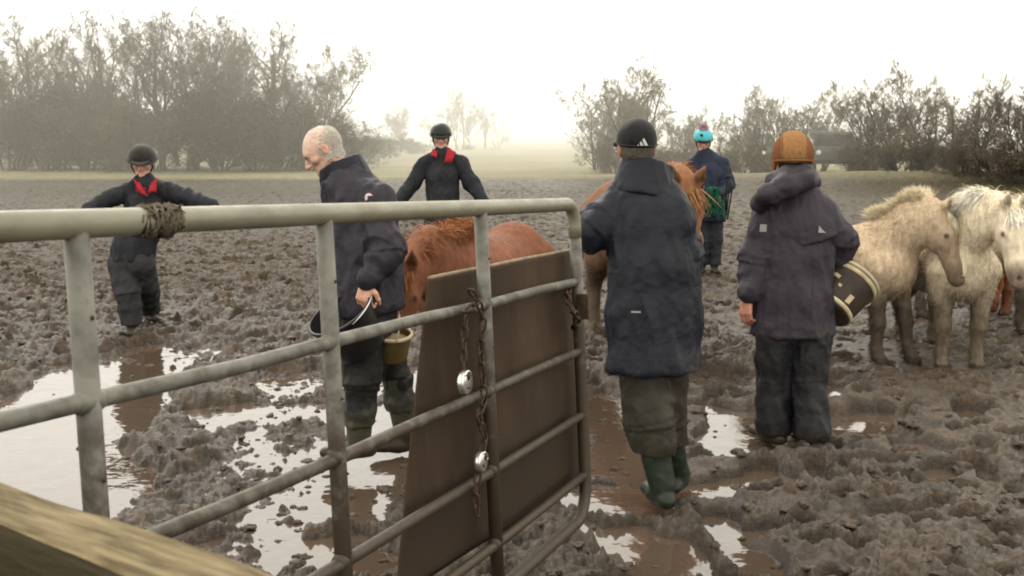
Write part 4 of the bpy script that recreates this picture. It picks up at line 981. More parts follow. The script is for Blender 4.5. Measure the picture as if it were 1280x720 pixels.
# ---------------------------------------------------------------- bald man walking left, head bowed, buckets in both hands
def man_bald():
    P = Person('bald man in dark coat walking head bowed with a bucket in each hand', 6.0)
    P.j(head=(404, 188), neck=(432, 224), chest=(456, 285), pelvis=(466, 390), shL=(470, 252, -.15), elL=(483, 316, -.22), wrL=(462, 348, -.30), shR=(448, 250, .20), elR=(470, 330, .22), wrR=(490, 378, .08),
        hipL=(458, 410, -.08), hipR=(464, 410, .2), knL=(450, 482, -.08), anL=(449, 548, -.05), toeL=(430, 560, -.06), knR=(496, 474, .26), anR=(508, 541, .30), toeR=(488, 552, .28))
    P.start(460); fw = V(-1, -.10, 0)
    hl = dict(w=at(458, 352, 5.69), d=V(-.15, -.15, -1), pn=V(.35, .9, -.1), side=1, curl=(.7, 1.0, .8), sc=1.1)
    hr = dict(w=at(491, 386, 6.06), d=V(.1, -.2, -1), pn=V(-.3, -.8, -.2), side=1, curl=(.7, .9, .7), sc=1.05)
    P.body(fw, V(-1, -.20, -.78), V(-.45, 0, 1), 1.02, hands=[hl, hr], skin=(.53, .35, .27), nose=1.05, stub=.22, brow=(.14, .12, .11), lips=(.36, .16, .14),
           crown=lambda q: .55 * np.clip((q[:, 2] - .03) / .05, 0, 1) * 0.6)
    c = P.coat(M['coat_slate'], [(436, 240, 0, .15), (450, 270, 0, .195), (458, 310, 0, .20), (459, 350, 0, .195), (460, 384, 0, .195), (462, 412, 0, .185)], at(460, 388, 6.0), (.092, .080, .058), 1.12, seed=33, amp=.017, shr=.082, hemdir=(.12, 0, -1))
    P.cuffs(M['coat_navy'], .056, c, 'L')
    v, f = collar_mesh(at(440, 242, 6.0), at(424, 205, 6.0), .145, .128, .018, (V(-1, 0, -.3), .05), 34, (V(0, 1, 0), 1.1)); P.put('collar', v, f, M['coat_navy'], c)
    P.badge(c, 461, 247, ngon(.021, 8, 1, 1.1), M['pink_badge'], 'badge')
    P.legs(M['trouser_olive'], (.112, .085, .076), cut=.2, seed=35, pr=.135, amp=.014, folds=.016)
    for o in P.root.children:
        if o.name.startswith('trousers'): o.data.materials.clear(); o.data.materials.append(M['trouser_bald'])
    P.boots(M['boot_olive'], .33, (.082, .064))
    # cropped white hair, thinning out towards the bald crown
    me = P.bodyo.data; vv = np.array([q.co[:] for q in me.vertices]) + P.O; nn = np.array([q.normal[:] for q in me.vertices]); q = ((vv - P.J['head']) @ P.HR) / P.hs
    dens = np.clip((.062 - q[:, 2] - .45 * q[:, 1]) / .035, 0, 1) * np.clip((.035 - q[:, 1] - .25 * np.abs(q[:, 2])) / .02, 0, 1) * np.clip((q[:, 2] + .065 + .5 * (q[:, 1] < -.03) * .04) / .012, 0, 1) * (np.abs(q[:, 0]) < .0835) * (q[:, 2] < .2) * (np.linalg.norm(q, axis=1) < .16)
    dens = np.clip(dens + .12 * (q[:, 2] > .02) * (np.linalg.norm(q, axis=1) < .16) * (q[:, 1] < .03), 0, 1)
    rng = np.random.default_rng(4); idx = rng.choice(len(vv), 5200, p=dens / dens.sum()); d = nn[idx] * .45 + P.HR @ V(0, -.7, -.5) + rng.normal(size=(5200, 3)) * .2; d /= np.linalg.norm(d, axis=1)[:, None]
    v, f = blades(vv[idx] + rng.normal(size=(5200, 3)) * .0015, d, .015, .0016, rng, .2, 2, .15); P.put('hair', v, f, M['hair_white'], P.bodyo)
M['trouser_bald'] = mat('trouser_dark_wet', (.012, .012, .012), rough=.45, mixc=(.022, .021, .019), nscale=7, bump=.4, bscale=30, bdist=.02, mud=(.055, .05, .034), mudz=(.0, .42))
M['hair_white'] = mat('hair_white', (.78, .75, .70), rough=.6, mixc=(.6, .57, .52), nscale=70, bump=.5, bscale=200)
man_bald()

# ---------------------------------------------------------------- riders
def rider_left():
    P = Person('rider in dark velvet helmet and red collar, arms stretched wide, behind the gate at left', 9.85)
    P.j(head=(178, 204), neck=(180, 229), chest=(182, 260), pelvis=(164, 322), shL=(155, 242), elL=(133, 251, -.08), wrL=(109, 264, -.22), shR=(210, 240), elR=(236, 247, -.05), wrR=(264, 257, -.15),
        hipL=(153, 330), hipR=(176, 330), knL=(160, 368, -.04), anL=(165, 404, 0), toeL=(162, 414, -.18), knR=(184, 358, .15), anR=(187, 386, .5), toeR=(192, 392, .36))
    P.start(170); fw = nrm(V(.12, -1, 0))
    hands = [dict(w=P.J['wrL'], d=P.J['wrL'] - P.J['elL'], pn=V(0, -.3, -1), side=1, curl=(.15, .2, .2)), dict(w=P.J['wrR'], d=P.J['wrR'] - P.J['elR'], pn=V(0, -.3, -1), side=-1, curl=(.15, .2, .2))]
    P.body(fw, V(.16, -1, -.22), V(0, 0, 1), 1.05, hands=hands, skin=(.42, .25, .20), res=.006)
    c = P.coat(M['overall'], [(181, 240, 0, .12), (182, 260, 0, .165), (174, 290, 0, .16), (166, 315, 0, .175), (164, 335, 0, .17)], at(165, 326, 9.8), (.078, .067, .052), 1.3, seed=43, amp=.016, folds=.006, name='jacket', shr=.07)
    v, f = collar_mesh(at(180, 240, 9.85), at(180, 226, 9.85), .098, .085, .013, (fw, .045), 44); P.put('collar', v, f, M['red'], c)
    collar_flaps(P, c, [[(166, 223), (175, 228), (186, 245), (178, 244)], [(197, 222), (190, 228), (185, 241), (196, 240)]], 9.68)
    P.legs(M['overall_leg'], (.118, .10, .085), cut=.07, seed=45, amp=.014, folds=.014)
    P.boots(M['boot_black'], .16, (.058, .05))
    P.helmet(M['helmet_velvet'], peak=.075, size=1.14)
    hair_back(P, M['hair_dark'])
def hair_back(P, m):
    S = SDF(.006); S.ell(P.H(0, -.02, -.005), V(.084, .098, .10) * P.hs, P.HR, .01); S.cut(P.H(0, 0, .035), P.HR @ V(0, 0, 1)); S.cut(P.H(0, -.005, 0), P.HR @ V(0, 1, .2)); v, f = S.mesh(); P.put('hair', cloth(v, f, 3, .002, (60, 60, 14), .002), f, m)
def collar_flaps(P, parent, spec, t):
    """turned-back lapels: each a thin cupped patch given by its four corners"""
    for q4 in spec:
        A_, B_, C_, D_ = [at(q[0], q[1], t + (.07 if k < 2 else 0)) for k, q in enumerate(q4)]; n = 7; vs = []
        for k in (0, 1):
            for j in range(n):
                for i in range(n):
                    s, u = i / (n - 1), j / (n - 1); p = (A_ * (1 - s) + B_ * s) * (1 - u) + (D_ * (1 - s) + C_ * s) * u; vs.append(p + V(0, -.014 * math.sin(s * 3.1) - .02 * math.sin(u * 3.1) - .012 * k + .006, .004 * math.sin(s * 7 + u * 5)))
        f = []; m = n * n
        for j in range(n - 1):
            for i in range(n - 1):
                q = j * n + i; f += [(q, q + 1, q + n + 1, q + n), (m + q, m + q + n, m + q + n + 1, m + q + 1)]
        ring = list(range(n)) + [j * n + n - 1 for j in range(1, n)] + [(n - 1) * n + i for i in range(n - 2, -1, -1)] + [j * n for j in range(n - 2, 0, -1)]
        for p, q in zip(ring, ring[1:] + ring[:1]): f.append((p, m + p, m + q, q))
        P.put('collar_flap', np.array(vs), f, M['red'], parent)
def rider_mid():
    P = Person('rider in shiny black helmet and red collar walking behind the chestnut pony', 12.0)
    P.j(head=(551, 172), neck=(552, 193), chest=(553, 218), pelvis=(553, 276), shL=(531, 205), elL=(515, 231, -.02), wrL=(500, 250, -.06), shR=(576, 205), elR=(590, 231, -.02), wrR=(604, 252, -.06),
        hipL=(543, 284), hipR=(563, 284), knL=(542, 326, -.05), anL=(541, 360), toeL=(539, 370, -.15), knR=(566, 326, .05), anR=(567, 358, .1), toeR=(569, 368, -.05))
    P.start(553); fw = V(0, -1, 0)
    hands = [dict(w=P.J['wrL'], d=P.J['wrL'] - P.J['elL'], pn=V(.5, -.3, -.5), side=1, curl=(.2, .3, .3)), dict(w=P.J['wrR'], d=P.J['wrR'] - P.J['elR'], pn=V(-.5, -.3, -.5), side=-1, curl=(.2, .3, .3))]
    P.body(fw, V(.06, -1, -.20), V(0, 0, 1), 1.02, hands=hands, skin=(.42, .25, .20), res=.006)
    c = P.coat(M['overall'], [(552, 203, 0, .12), (553, 220, 0, .166), (553, 245, 0, .162), (553, 268, 0, .172), (553, 290, 0, .175)], at(553, 282, 12), (.080, .076, .058), 1.3, seed=53, amp=.016, folds=.006, name='jacket', shr=.068)
    v, f = collar_mesh(at(552, 203, 12), at(552, 190, 12), .095, .08, .013, (fw, .05), 54); P.put('collar', v, f, M['overall'], c)
    collar_flaps(P, c, [[(541, 186), (547, 189), (546, 197), (538, 194)], [(560, 184), (570, 190), (565, 203), (555, 203)]], 11.84)
    P.legs(M['overall_leg'], (.11, .09, .07), cut=.1, seed=55, amp=.012)
    P.boots(M['boot_black'], .3, (.066, .055)); P.helmet(M['helmet_shell'], peak=.058, size=1.10); hair_back(P, M['hair_dark'])
def rider_teal():
    P = Person('rider in teal helmet and dark blue coat standing behind the tall chestnut horse', 14.0)
    P.j(head=(879, 177), neck=(881, 194), chest=(884, 215), pelvis=(886, 265), shL=(866, 205), elL=(858, 233, -.06), wrL=(872, 252, -.25), shR=(903, 205), elR=(911, 232, -.04), wrR=(899, 243, -.28),
        hipL=(878, 272), hipR=(893, 272), knL=(877, 304, -.05), anL=(877, 332), toeL=(874, 339, -.15), knR=(893, 304), anR=(893, 331), toeR=(896, 338, -.15))
    P.start(885); fw = nrm(V(-.05, -1, 0))
    hands = [dict(w=P.J['wrL'], d=V(.4, -.6, -.3), pn=V(.4, .2, -.8), side=1, curl=(.6, .8, .6)), dict(w=P.J['wrR'], d=V(-.4, -.6, -.3), pn=V(-.4, .2, -.8), side=-1, curl=(.6, .8, .6))]
    P.body(fw, V(-.10, -1, -.25), V(0, 0, 1), 1.04, hands=hands, skin=(.44, .27, .21), res=.006)
    c = P.coat(M['blue_coat'], [(882, 205, 0, .13), (885, 222, 0, .205), (886, 245, 0, .20), (886, 270, 0, .20), (886, 290, 0, .19)], at(886, 276, 14), (.082, .072, .055), 1.3, seed=63, amp=.012, shr=.075)
    v, f = collar_mesh(at(881, 204, 14), at(881, 192, 14), .10, .09, .014, None, 64); P.put('collar', v, f, M['blue_coat'], c)
    P.legs(M['overall'], (.11, .095, .075), cut=.1, seed=65); P.boots(M['boot_black'], .3, (.068, .056))
    h = P.helmet(M['teal'], peakm=M['helmet_shell'], peak=.05, size=1.14); hair_back(P, M['hair_dark'])
    rng = np.random.default_rng(2); n = 900; d = rng.normal(size=(n, 3)); d /= np.linalg.norm(d, axis=1)[:, None]; c0 = P.H(0, .0, .165); v, f = blades(c0 + d * .012, d, .055, .006, rng, .3)
    cc = np.array([(.62, .16, .30), (.6, .55, .58), (.35, .2, .45), (.62, .5, .55)])[rng.integers(0, 4, n)]; P.put('pompom', v, f, M['pom'], h, np.repeat(cc, 8, 0))
    P.badge(h, 877, 169, ngon(.020, 8), M['strap'], 'vent')
rider_left(); rider_mid(); rider_teal()

# ================================================================== PONIES
def legs_pts(kind, y, lift=0.0):
    if kind == 'F': return [V(.37, y, .66), V(.345, y * 1.0, .50), V(.365, y * .95, .29), V(.36, y * .92, .10), V(.385, y * .92, .035)]
    return [V(-.44, y, .72), V(-.36, y * 1.12, .52), V(-.555, y * 1.0, .335), V(-.525, y * .95, .105), V(-.50, y * .95, .035)]
def pony(label, px, t, heading, hgt, coatc, manec, legc, muzzle, group=None, neck=((.36, 0, .84), (.58, 0, 1.04), (.70, 0, 1.16)), head=((.72, 0, 1.16), (1.0, 0, .90)), mane_out=.055, res=.0125,
         steps=None, seed=1, fat=1.0, mane_n=7000, mane_len=.17, fore=True, blaze=None, fur=True, face_dark=None, zoff=0.0, mane_side=None, droop=1.9):
    """stocky native pony; local frame faces +X, withers at 1.0, scaled to hgt"""
    h = nrm(V(heading[0], heading[1], 0)); Rz = np.stack([h, V(-h[1], h[0], 0), V(0, 0, 1)], 1)
    p = at(px, 400, t); x, y = p[0], p[1]; z = gz(x, y); z = max(z, 0) - .02 + zoff
    root = empty('pony', (x, y, z), label, 'pony', group); root.rotation_euler.z = math.atan2(h[1], h[0]); rng = np.random.default_rng(seed); s = hgt
    S = SDF(res / s); Y1 = V(0, 1, 0)
    S.cap(V(-.36, 0, .70), V(.22, 0, .70), .205 * fat, .205 * fat, .05, (Y1, .95)); S.ell(V(-.08, 0, .655), V(.36, .225 * fat, .19), None, .08)
    S.cap(V(-.42, 0, .80), V(-.55, 0, .74), .165 * fat, .13, .08, (Y1, .88)); S.cap(V(.10, 0, .86), V(.30, 0, .93), .07, .06, .10); S.ell(V(.38, 0, .67), V(.16, .175 * fat, .21), None, .08)
    S.cap(V(-.55, 0, .80), V(-.61, 0, .72), .05, .03, .04)
    N = [V(*q) for q in neck]; A, B = V(*head[0]), V(*head[1])
    S.chain([N[0] + V(-.05, 0, -.09), N[1] + V(0, 0, -.03), N[2]], [.22, .165, .118], .07, (Y1, 1.5)); S.chain([N[0], N[1] + V(0, 0, .03), N[2] + V(0, 0, .02)], [.13, .105, .08], .06, (Y1, 1.6))
    d = nrm(B - A); side = nrm(np.cross(V(0, 0, 1), d)) if abs(d[2]) < .97 else V(0, 1, 0); upn = nrm(np.cross(d, side)); L = np.linalg.norm(B - A); f1 = A + d * L * .34
    S.cap(A, f1, .088, .090, .04, (side, 1.12)); S.cap(f1, A + d * L * .80, .084, .064, .04, (side, 1.15)); S.cap(A + d * L * .80, B, .064, .060, .03); S.cap(A + d * .06 - upn * .045, A + d * L * .42 - upn * .055, .072, .062, .04, (side, 1.5))
    S.cap(A + d * L * .82 - upn * .02, B - upn * .028 - d * .02, .040, .038, .02)
    for g in (-1, 1):
        S.ell(B + side * g * .028 + upn * .030 - d * .012, V(.014, .014, .010), None, .008, op=-1); S.ell(f1 + side * g * .068 + upn * .030, V(.024, .02, .02), None, .02); S.ell(f1 + side * g * .076 + upn * .028, V(.018, .014, .014), None, .008)
        e = A - d * .01 + side * g * .052 + upn * .05; ed = nrm(upn * .75 - d * .65 + side * g * .25); S.cap(e, e + ed * .05, .026, .030, .015); S.cap(e + ed * .05, e + ed * .115, .029, .008, .012); 
        S.cap(e + ed * .035 + nrm(upn + d * .6) * .030 + side * g * .01, e + ed * .09 + nrm(upn + d * .6) * .022, .015, .006, .008, op=-1)
    for k in ('F', 'H'):
        for g in (-1, 1):
            P = legs_pts(k, g * .115 * fat); dx = (steps or {}).get((k, g), (0, 0))
            P = [q + V(dx[0] * w, 0, dx[1] * w2) for q, w, w2 in zip(P, (0, .15, .55, .95, 1.0), (0, 0, .5, 1, 1))]
            R_ = [.115, .072, .049, .034, .042] if k == 'F' else [.155, .100, .050, .035, .042]
            S.chain(P, R_, .035, None); S.cap(P[-1], P[-1] + V(.02, 0, -.03), .046, .056, .012)
    v, f = S.mesh(); v[:, 2] = np.maximum(v[:, 2], -.02); n = vnormals(v, f); v = v + n * (.010 * fbm3(v * V(9, 9, 5), 3, seed) + .006 * fbm3(v * V(30, 30, 12), 2, seed + 4))[:, None]
    cc = np.tile(np.array(coatc, float), (len(v), 1)); 
    def bl(w, c): 
        nonlocal cc
        w = np.clip(w, 0, 1)[:, None]; cc = cc * (1 - w) + np.array(c) * w
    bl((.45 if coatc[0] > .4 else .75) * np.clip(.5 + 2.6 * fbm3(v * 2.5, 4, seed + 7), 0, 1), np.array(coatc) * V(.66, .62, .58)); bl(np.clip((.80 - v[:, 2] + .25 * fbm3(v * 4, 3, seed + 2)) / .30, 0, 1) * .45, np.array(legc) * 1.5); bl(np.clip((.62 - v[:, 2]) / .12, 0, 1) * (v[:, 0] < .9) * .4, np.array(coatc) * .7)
    low = np.clip((.56 - v[:, 2] + .14 * fbm3(v * 8, 2, seed)) / .16, 0, 1) * (np.abs(v[:, 0] - A[0]) > .0) * ((v[:, 0] < B[0] - .12) | (v[:, 2] < B[2] - .12)); bl(low * .92, legc)
    dm = np.linalg.norm(v - (B - d * .02), axis=1); bl(np.clip((.13 - dm) / .07, 0, 1), muzzle)
    if face_dark is not None: bl(np.clip((.30 - np.linalg.norm(v - (A + d * L * .62), axis=1)) / .2, 0, 1) * .75, face_dark)
    if blaze is not None:
        q = v - A; a = q @ d; b_ = q @ side; c_ = q @ upn; bl((np.abs(b_) < .028) * (a > .1 * L) * (a < .95 * L) * (c_ > .0), blaze)
    for g in (-1, 1):
        de = np.linalg.norm(v - (f1 + side * g * .094 + upn * .030), axis=1); bl(np.clip((.024 - de) / .012, 0, 1) * .85, (.02, .014, .011))
        e = A - d * .01 + side * g * .052 + upn * .05; ed = nrm(upn * .75 - d * .65 + side * g * .25); q = v - (e + ed * .06 + nrm(upn + d * .6) * .02); bl((np.linalg.norm(q, axis=1) < .034) * .7, np.array(coatc) * .35)
        dn = np.linalg.norm(v - (B + side * g * .030 + upn * .032 - d * .010), axis=1); bl(np.clip((.024 - dn) / .01, 0, 1), (.01, .008, .008))
    bl((v[:, 2] < .045) * .9, (.03, .024, .018))
    body = mk('body', v * s, f, M['horse'], root, True, cc)
    # shaggy winter coat: short lying hairs all over, longer under the belly, jaw and fetlocks
    if fur:
        nf = 26000; idx = rng.integers(0, len(v), nf); rt_ = v[idx]; nn = n[idx]; dirs = nn * .32 + V(-.75, 0, -.55) + rng.normal(size=(nf, 3)) * .22; dirs /= np.linalg.norm(dirs, axis=1)[:, None]
        keep = (np.linalg.norm(rt_ - f1, axis=1) > .16) & (np.linalg.norm(rt_ - B, axis=1) > .2); rt_, dirs, c2 = rt_[keep], dirs[keep], cc[idx][keep]
        ln = .018 + .014 * rng.random(len(rt_)) + .02 * (rt_[:, 2] < .56) * (rt_[:, 2] > .44) + .02 * (rt_[:, 2] < .16)
        bv, bf = blades(rt_ - dirs * .006, dirs, ln, .0032, rng, .3, 2, .15); c2 = c2 * (.88 + .2 * rng.random((len(c2), 1)))
        mk('winter_coat', bv * s, bf, M['horsehair'], body, True, np.repeat(c2, 6, 0))
    # mane along the crest, forelock, tail
    t_ = rng.random(mane_n); poly = np.array([V(.24, 0, 1.00), N[0] + V(-.02, 0, .13), N[1] + V(0, 0, .115), N[2] + V(-.02, 0, .085)]); seg = np.minimum((t_ * 3).astype(int), 2); fr = t_ * 3 - seg; rt_ = poly[seg] + (poly[seg + 1] - poly[seg]) * fr[:, None] + rng.normal(size=(mane_n, 3)) * V(.012, .018, .012)
    sg = (rng.random(mane_n) < .5) * 2.0 - 1; sg = np.where(rng.random(mane_n) < .8, mane_side, sg) if mane_side else sg
    dirs = np.stack([-.30 + .22 * rng.normal(size=mane_n), sg * (.25 + .4 * rng.random(mane_n)), .8 + .3 * rng.random(mane_n)], 1); dirs /= np.linalg.norm(dirs, axis=1)[:, None]
    mv, mf = blades(rt_ - V(0, 0, .02), dirs, mane_len * (.55 + .6 * rng.random(mane_n)), .0048, rng, droop, 4, .2); mc = np.array(manec) * (.82 + .3 * rng.random((mane_n, 1))); mo = mk('mane', mv * s, mf, M['horsehair'], body, True, np.repeat(mc, 10, 0))
    if fore:
        nf = 700; rt_ = A + upn * .07 - d * .02 + side * rng.normal(size=(nf, 1)) * .022 + d * rng.random((nf, 1)) * .03; dirs = d * .7 + upn * .35 + side * rng.normal(size=(nf, 1)) * .35; dirs /= np.linalg.norm(dirs, axis=1)[:, None]
        fv, ff = blades(rt_, dirs, .15 * (.5 + .7 * rng.random(nf)), .006, rng, .9, 3, .2); mk('forelock', fv * s, ff, M['horsehair'], body, True, np.repeat(np.array(manec) * (.7 + .5 * rng.random((nf, 1))), 8, 0))
    nt_ = 1100; rt_ = V(-.62, 0, .79) + rng.normal(size=(nt_, 3)) * V(.012, .022, .02); dirs = np.stack([-.75 + .2 * rng.normal(size=nt_), .18 * rng.normal(size=nt_), .0 + .2 * rng.normal(size=nt_)], 1); dirs /= np.linalg.norm(dirs, axis=1)[:, None]
    tv, tf = blades(rt_, dirs, .52 * (.6 + .5 * rng.random(nt_)), .014, rng, 2.6, 5, .25); mk('tail', tv * s, tf, M['horsehair'], body, True, np.repeat(np.array(manec) * (.5 + .5 * rng.random((nt_, 1))), 12, 0))
    return root
DUN = (.60, .475, .34); CREAM = (.74, .665, .50); DARKLEG = (.040, .029, .021)
CH = (.195, .074, .036)
pony('chestnut pony with lowered head feeding from a tub behind the gate', 603, 7.45, (-.42, -.91), 1.18, CH, (.27, .105, .042), (.09, .05, .03), (.13, .07, .05), seed=3, fur=False,
     neck=((.40, 0, .82), (.62, 0, .86), (.80, .0, .80)), head=((.83, .0, .80), (.985, .0, .45)), mane_len=.14, steps={('F', 1): (.05, 0)})
pony('tall chestnut horse half hidden behind the man in the black cap', 800, 9.0, (.17, -.985), 1.42, (.22, .098, .046), (.30, .145, .07), (.12, .09, .065), (.14, .085, .06), seed=5, fur=False,
     neck=((.36, 0, .86), (.56, 0, .93), (.66, 0, .95)), head=((.70, 0, .95), (.82, .0, .60)), mane_len=.12, steps={('H', -1): (-.12, 0)})
pony('shaggy dun pony with pale cream mane standing beside the man with the tub', 1056, 8.8, (.60, -.80), 1.07, DUN, CREAM, DARKLEG, (.10, .075, .055), seed=7, fat=1.12, mane_n=15000, mane_len=.12, droop=.7,
     neck=((.34, 0, .88), (.54, 0, 1.03), (.62, 0, 1.06)), head=((.68, .03, 1.06), (.82, .10, .63)), face_dark=(.20, .145, .10), steps={('H', 1): (-.24, .03), ('H', -1): (.08, 0), ('F', 1): (.10, 0)}, mane_side=None)
pony('pale cream pony with white mane at the right edge, facing us', 1178, 8.7, (-.05, -1), 1.12, (.78, .69, .53), (.86, .83, .72), (.10, .075, .05), (.16, .12, .09), seed=9, fat=1.08, mane_n=14000, mane_len=.20, droop=2.4,
     neck=((.34, 0, .90), (.50, .03, 1.04), (.60, .09, 1.07)), head=((.66, .13, 1.07), (.80, .19, .65)), mane_side=-1)
pony('cream pony whose back shows between the dun pony and the white maned one', 1232, 10.0, (.55, -.83), 1.13, (.64, .53, .38), (.7, .62, .46), DARKLEG, (.10, .08, .06), seed=11, fat=1.0,
     neck=((.38, 0, .84), (.60, 0, .90), (.74, 0, .88)), head=((.77, 0, .88), (.90, 0, .58)))
pony('small red chestnut pony with its head down behind the pale ponies', 1243, 11.0, (-.42, -.90), .92, (.30, .085, .03), (.40, .16, .06), (.16, .06, .03), (.12, .05, .03), seed=13,
     neck=((.40, 0, .76), (.62, 0, .62), (.78, 0, .48)), head=((.80, 0, .47), (.90, 0, .17)))

# ================================================================== BUCKETS, NET, STRAP
def bucket(name, label, rim_c, axis, r_rim, r_base, depth, m, rim_m, cat='bucket', bands=(), handle=None, fill=None, fillm=None):
    ax = nrm(axis); Rm = frame(nrm(np.cross(ax, V(0, 1, .1))), ax); root = empty(name, rim_c, label, cat)
    b = MB(); b.lathe([(0, -depth), (r_base * .96, -depth), (r_base, -depth + .012), (r_rim, -.012), (r_rim * 1.0, 0), (r_rim - .006, 0), (r_rim - .008, -.014), (r_base - .006, -depth + .02), (0, -depth + .018)], 48, Rm); bo = b.build('body', m, root)
    b = MB(); b.lathe([(r_rim - .002, -.016), (r_rim + .006, -.014), (r_rim + .008, -.004), (r_rim + .004, .004), (r_rim - .006, .004), (r_rim - .008, -.004), (r_rim - .002, -.016)], 48, Rm); b.build('rim', rim_m, root)
    for z in bands:
        rr = r_rim + (r_base - r_rim) * z; b = MB(); b.lathe([(rr - .001, -depth * z - .014), (rr + .006, -depth * z - .012), (rr + .006, -depth * z + .012), (rr - .001, -depth * z + .014)], 48, Rm); b.build('band', rim_m, root)
    if handle:
        a0, drop, mm = handle; e1 = Rm @ V(math.cos(a0), math.sin(a0), 0) * (r_rim + .006); u = nrm(np.cross(e1, ax))
        b = MB(); b.tube([e1 * math.cos(q) + (u * math.cos(drop) + ax * math.sin(drop)) * (r_rim + .02) * math.sin(q) - ax * .01 for q in np.linspace(0, math.pi, 24)], .0032, 8); b.build('handle', mm, root)
    if fill:
        rr = r_rim + (r_base - r_rim) * fill - .008; b = MB(); vs = []; n = 32; prof = [(0, .03), (.4, .022), (.8, .006), (1, 0)]; b.lathe([(rr * q, -depth * fill + z) for q, z in prof][::-1], n, Rm); b.build('feed', fillm, root)
    return root
# black bucket held tilted by its rim in the bald man's near hand
bucket('bucket', 'black rubber bucket with pale rim hanging tilted from the near hand of the bald man', at(424, 391, 5.68), nrm(V(-.42, -.36, .83)), .172, .13, .24, M['bucket_black'], M['bucket_black'], handle=(.4, .12, M['wire']))
bucket('tub', 'small olive feed tub held in front of the muzzle of the chestnut pony', at(490, 416, 5.98), nrm(V(.06, -.22, 1)), .105, .085, .15, M['bucket_olive'], M['cream'], cat='tub', fill=.25, fillm=M['feed'], handle=(.3, 1.3, M['wire']))
tb = bucket('tub', 'dark brown tub with cream hoops under the arm of the man in tan hat', at(1065, 348, 6.56), nrm(V(.62, .40, .67)), .170, .13, .27, M['bucket_brown'], M['cream'], cat='tub', bands=(.12, .9), handle=(-1.57, -.9, M['cream']))
bod = [o for o in tb.children if o.name.startswith('body')][0]
for (px, py, w, h) in ((1062, 374, .030, .052), (1047, 344, .034, .022), (1050, 356, .02, .016)):
    c = at(px, py, 6.56); dd = nrm(c - CC); decal('label_patch', bod, c, dd, nrm(V(.62, 0, .78)), [[(-w / 2, -h / 2), (w / 2, -h / 2), (w / 2, h / 2), (-w / 2, h / 2)]], M['cream'], tb, org=np.array(tb.location))
def net():
    rng = np.random.default_rng(8); c = at(892, 236, 13.62); b = MB()
    for q in range(40):
        x0 = rng.normal() * .04; pts = [c + V(x0 * .5, rng.normal() * .03, .02)]; z = 0
        for i in range(7):
            z -= rng.uniform(.03, .065); pts.append(c + V(x0 * (1 + i * .25) + rng.normal() * .03, rng.normal() * .035, z))
        b.tube(pts, .006, 5)
    o = b.build('hay_net', M['green_net'], off=c, loc=c); tag(o, 'green rope hay net hanging from the hands of the rider in the teal helmet', 'hay net')
    b = MB(); c = at(909, 238, 13.7)
    for dx, L_ in ((0, .30), (.025, .36), (-.02, .25)): b.tube([c + V(dx, 0, .12), c + V(dx * 1.5 + .02, -.02, .03), c + V(dx + .01, 0, -L_ * .5), c + V(dx * .6, .01, -L_)], .010, 6)
    o = b.build('head_collar', M['strap'], off=c, loc=c); tag(o, 'black head collar strap hanging over the arm of the rider in the teal helmet', 'head collar')
net()

# ================================================================== SKY, HAZE, SUN, CAMERA
w = bpy.data.worlds.new('World'); scene.world = w; w.use_nodes = True; N = w.node_tree.nodes; L = w.node_tree.links; bg = N['Background']
SUN_EL, SUN_AZ = R(38), R(-20)
sky = N.new('ShaderNodeTexSky'); sky.sky_type = 'NISHITA'; sky.sun_disc = False; sky.sun_elevation = SUN_EL; sky.sun_rotation = SUN_AZ; sky.air_density = 1.0; sky.dust_density = 6.0; sky.ozone_density = 1.0
hs = N.new('ShaderNodeHueSaturation'); hs.inputs['Saturation'].default_value = .12; L.new(sky.outputs['Color'], hs.inputs['Color'])
mx = N.new('ShaderNodeMix'); mx.data_type = 'RGBA'; mx.inputs['Factor'].default_value = .82; L.new(hs.outputs['Color'], mx.inputs[6]); mx.inputs[7].default_value = (27, 26, 23, 1)     # flat overcast veil
L.new(mx.outputs[2], bg.inputs['Color']); bg.inputs['Strength'].default_value = .10
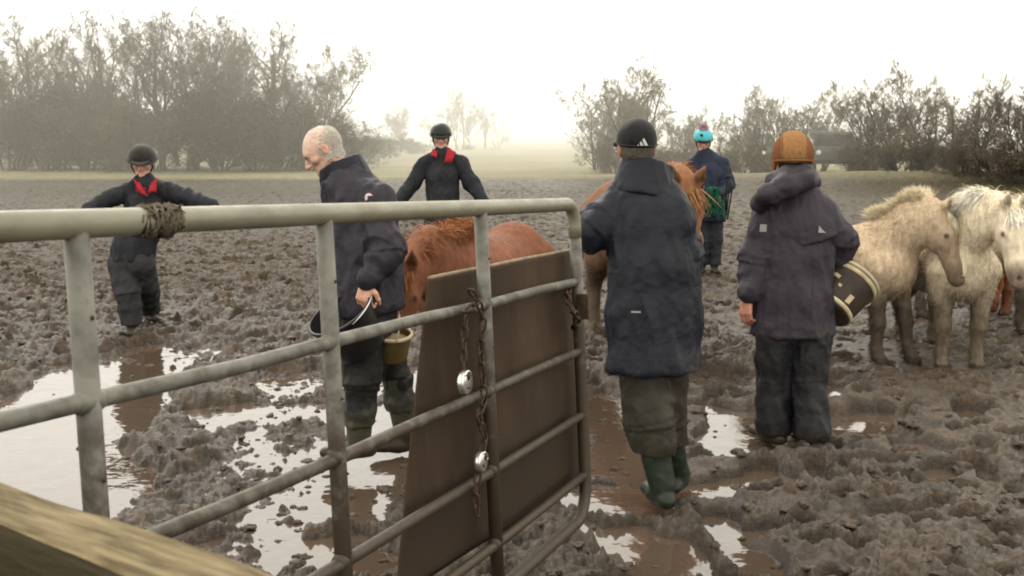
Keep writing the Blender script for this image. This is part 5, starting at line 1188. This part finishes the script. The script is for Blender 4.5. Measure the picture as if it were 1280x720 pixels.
sl = bpy.data.lights.new('sun', 'SUN'); sl.energy = .7; sl.angle = R(25); sl.color = (1, .95, .86); so = bpy.data.objects.new('sun', sl); COL.objects.link(so)
sd = V(math.sin(SUN_AZ) * math.cos(SUN_EL), math.cos(SUN_AZ) * math.cos(SUN_EL), math.sin(SUN_EL)); so.rotation_euler = Vector(sd).to_track_quat('Z', 'Y').to_euler(); so.location = (0, 0, 30)
def haze(name, dens, lo, hi):
    m = bpy.data.materials.new('mist'); m.use_nodes = True; nt = m.node_tree; nt.nodes.remove(nt.nodes['Principled BSDF'])
    vs = nt.nodes.new('ShaderNodeVolumeScatter'); vs.inputs['Color'].default_value = (.99, .97, .87, 1); vs.inputs['Density'].default_value = dens; vs.inputs['Anisotropy'].default_value = .3
    nt.links.new(vs.outputs[0], nt.nodes['Material Output'].inputs['Volume'])
    lo, hi = V(*lo), V(*hi); b = MB(); b.box((lo + hi) / 2, hi - lo); o = b.build(name, m, smooth=False); tag(o, kind='structure')
haze('haze', .0130, (-260, 33, -1), (260, 88, 13))
haze('mist', .0085, (-420, 88.5, -1), (420, 520, 17))
cd = bpy.data.cameras.new('camera'); cam = bpy.data.objects.new('camera', cd); COL.objects.link(cam); scene.camera = cam
cd.sensor_width = 36; cd.lens = 36 * FPX / 1280; cd.clip_start = .05; cd.clip_end = 5000; cam.location = tuple(CC); cam.rotation_euler = (math.pi / 2 - TH, 0, 0)
cd.dof.use_dof = True; cd.dof.focus_distance = 5.6; cd.dof.aperture_fstop = 10
scene.view_settings.view_transform = 'Standard'; scene.view_settings.look = 'None'; scene.view_settings.exposure = 0; scene.view_settings.gamma = 1
cy = scene.cycles; cy.use_denoising = True; cy.max_bounces = 6; cy.diffuse_bounces = 3; cy.glossy_bounces = 3; cy.transmission_bounces = 2; cy.volume_bounces = 4; cy.use_adaptive_sampling = True; cy.adaptive_threshold = .02; cy.caustics_reflective = False
cy.pixel_filter_type = 'BLACKMAN_HARRIS'; cy.filter_width = 1.9
scene.render.resolution_x = 1024; scene.render.resolution_y = 576
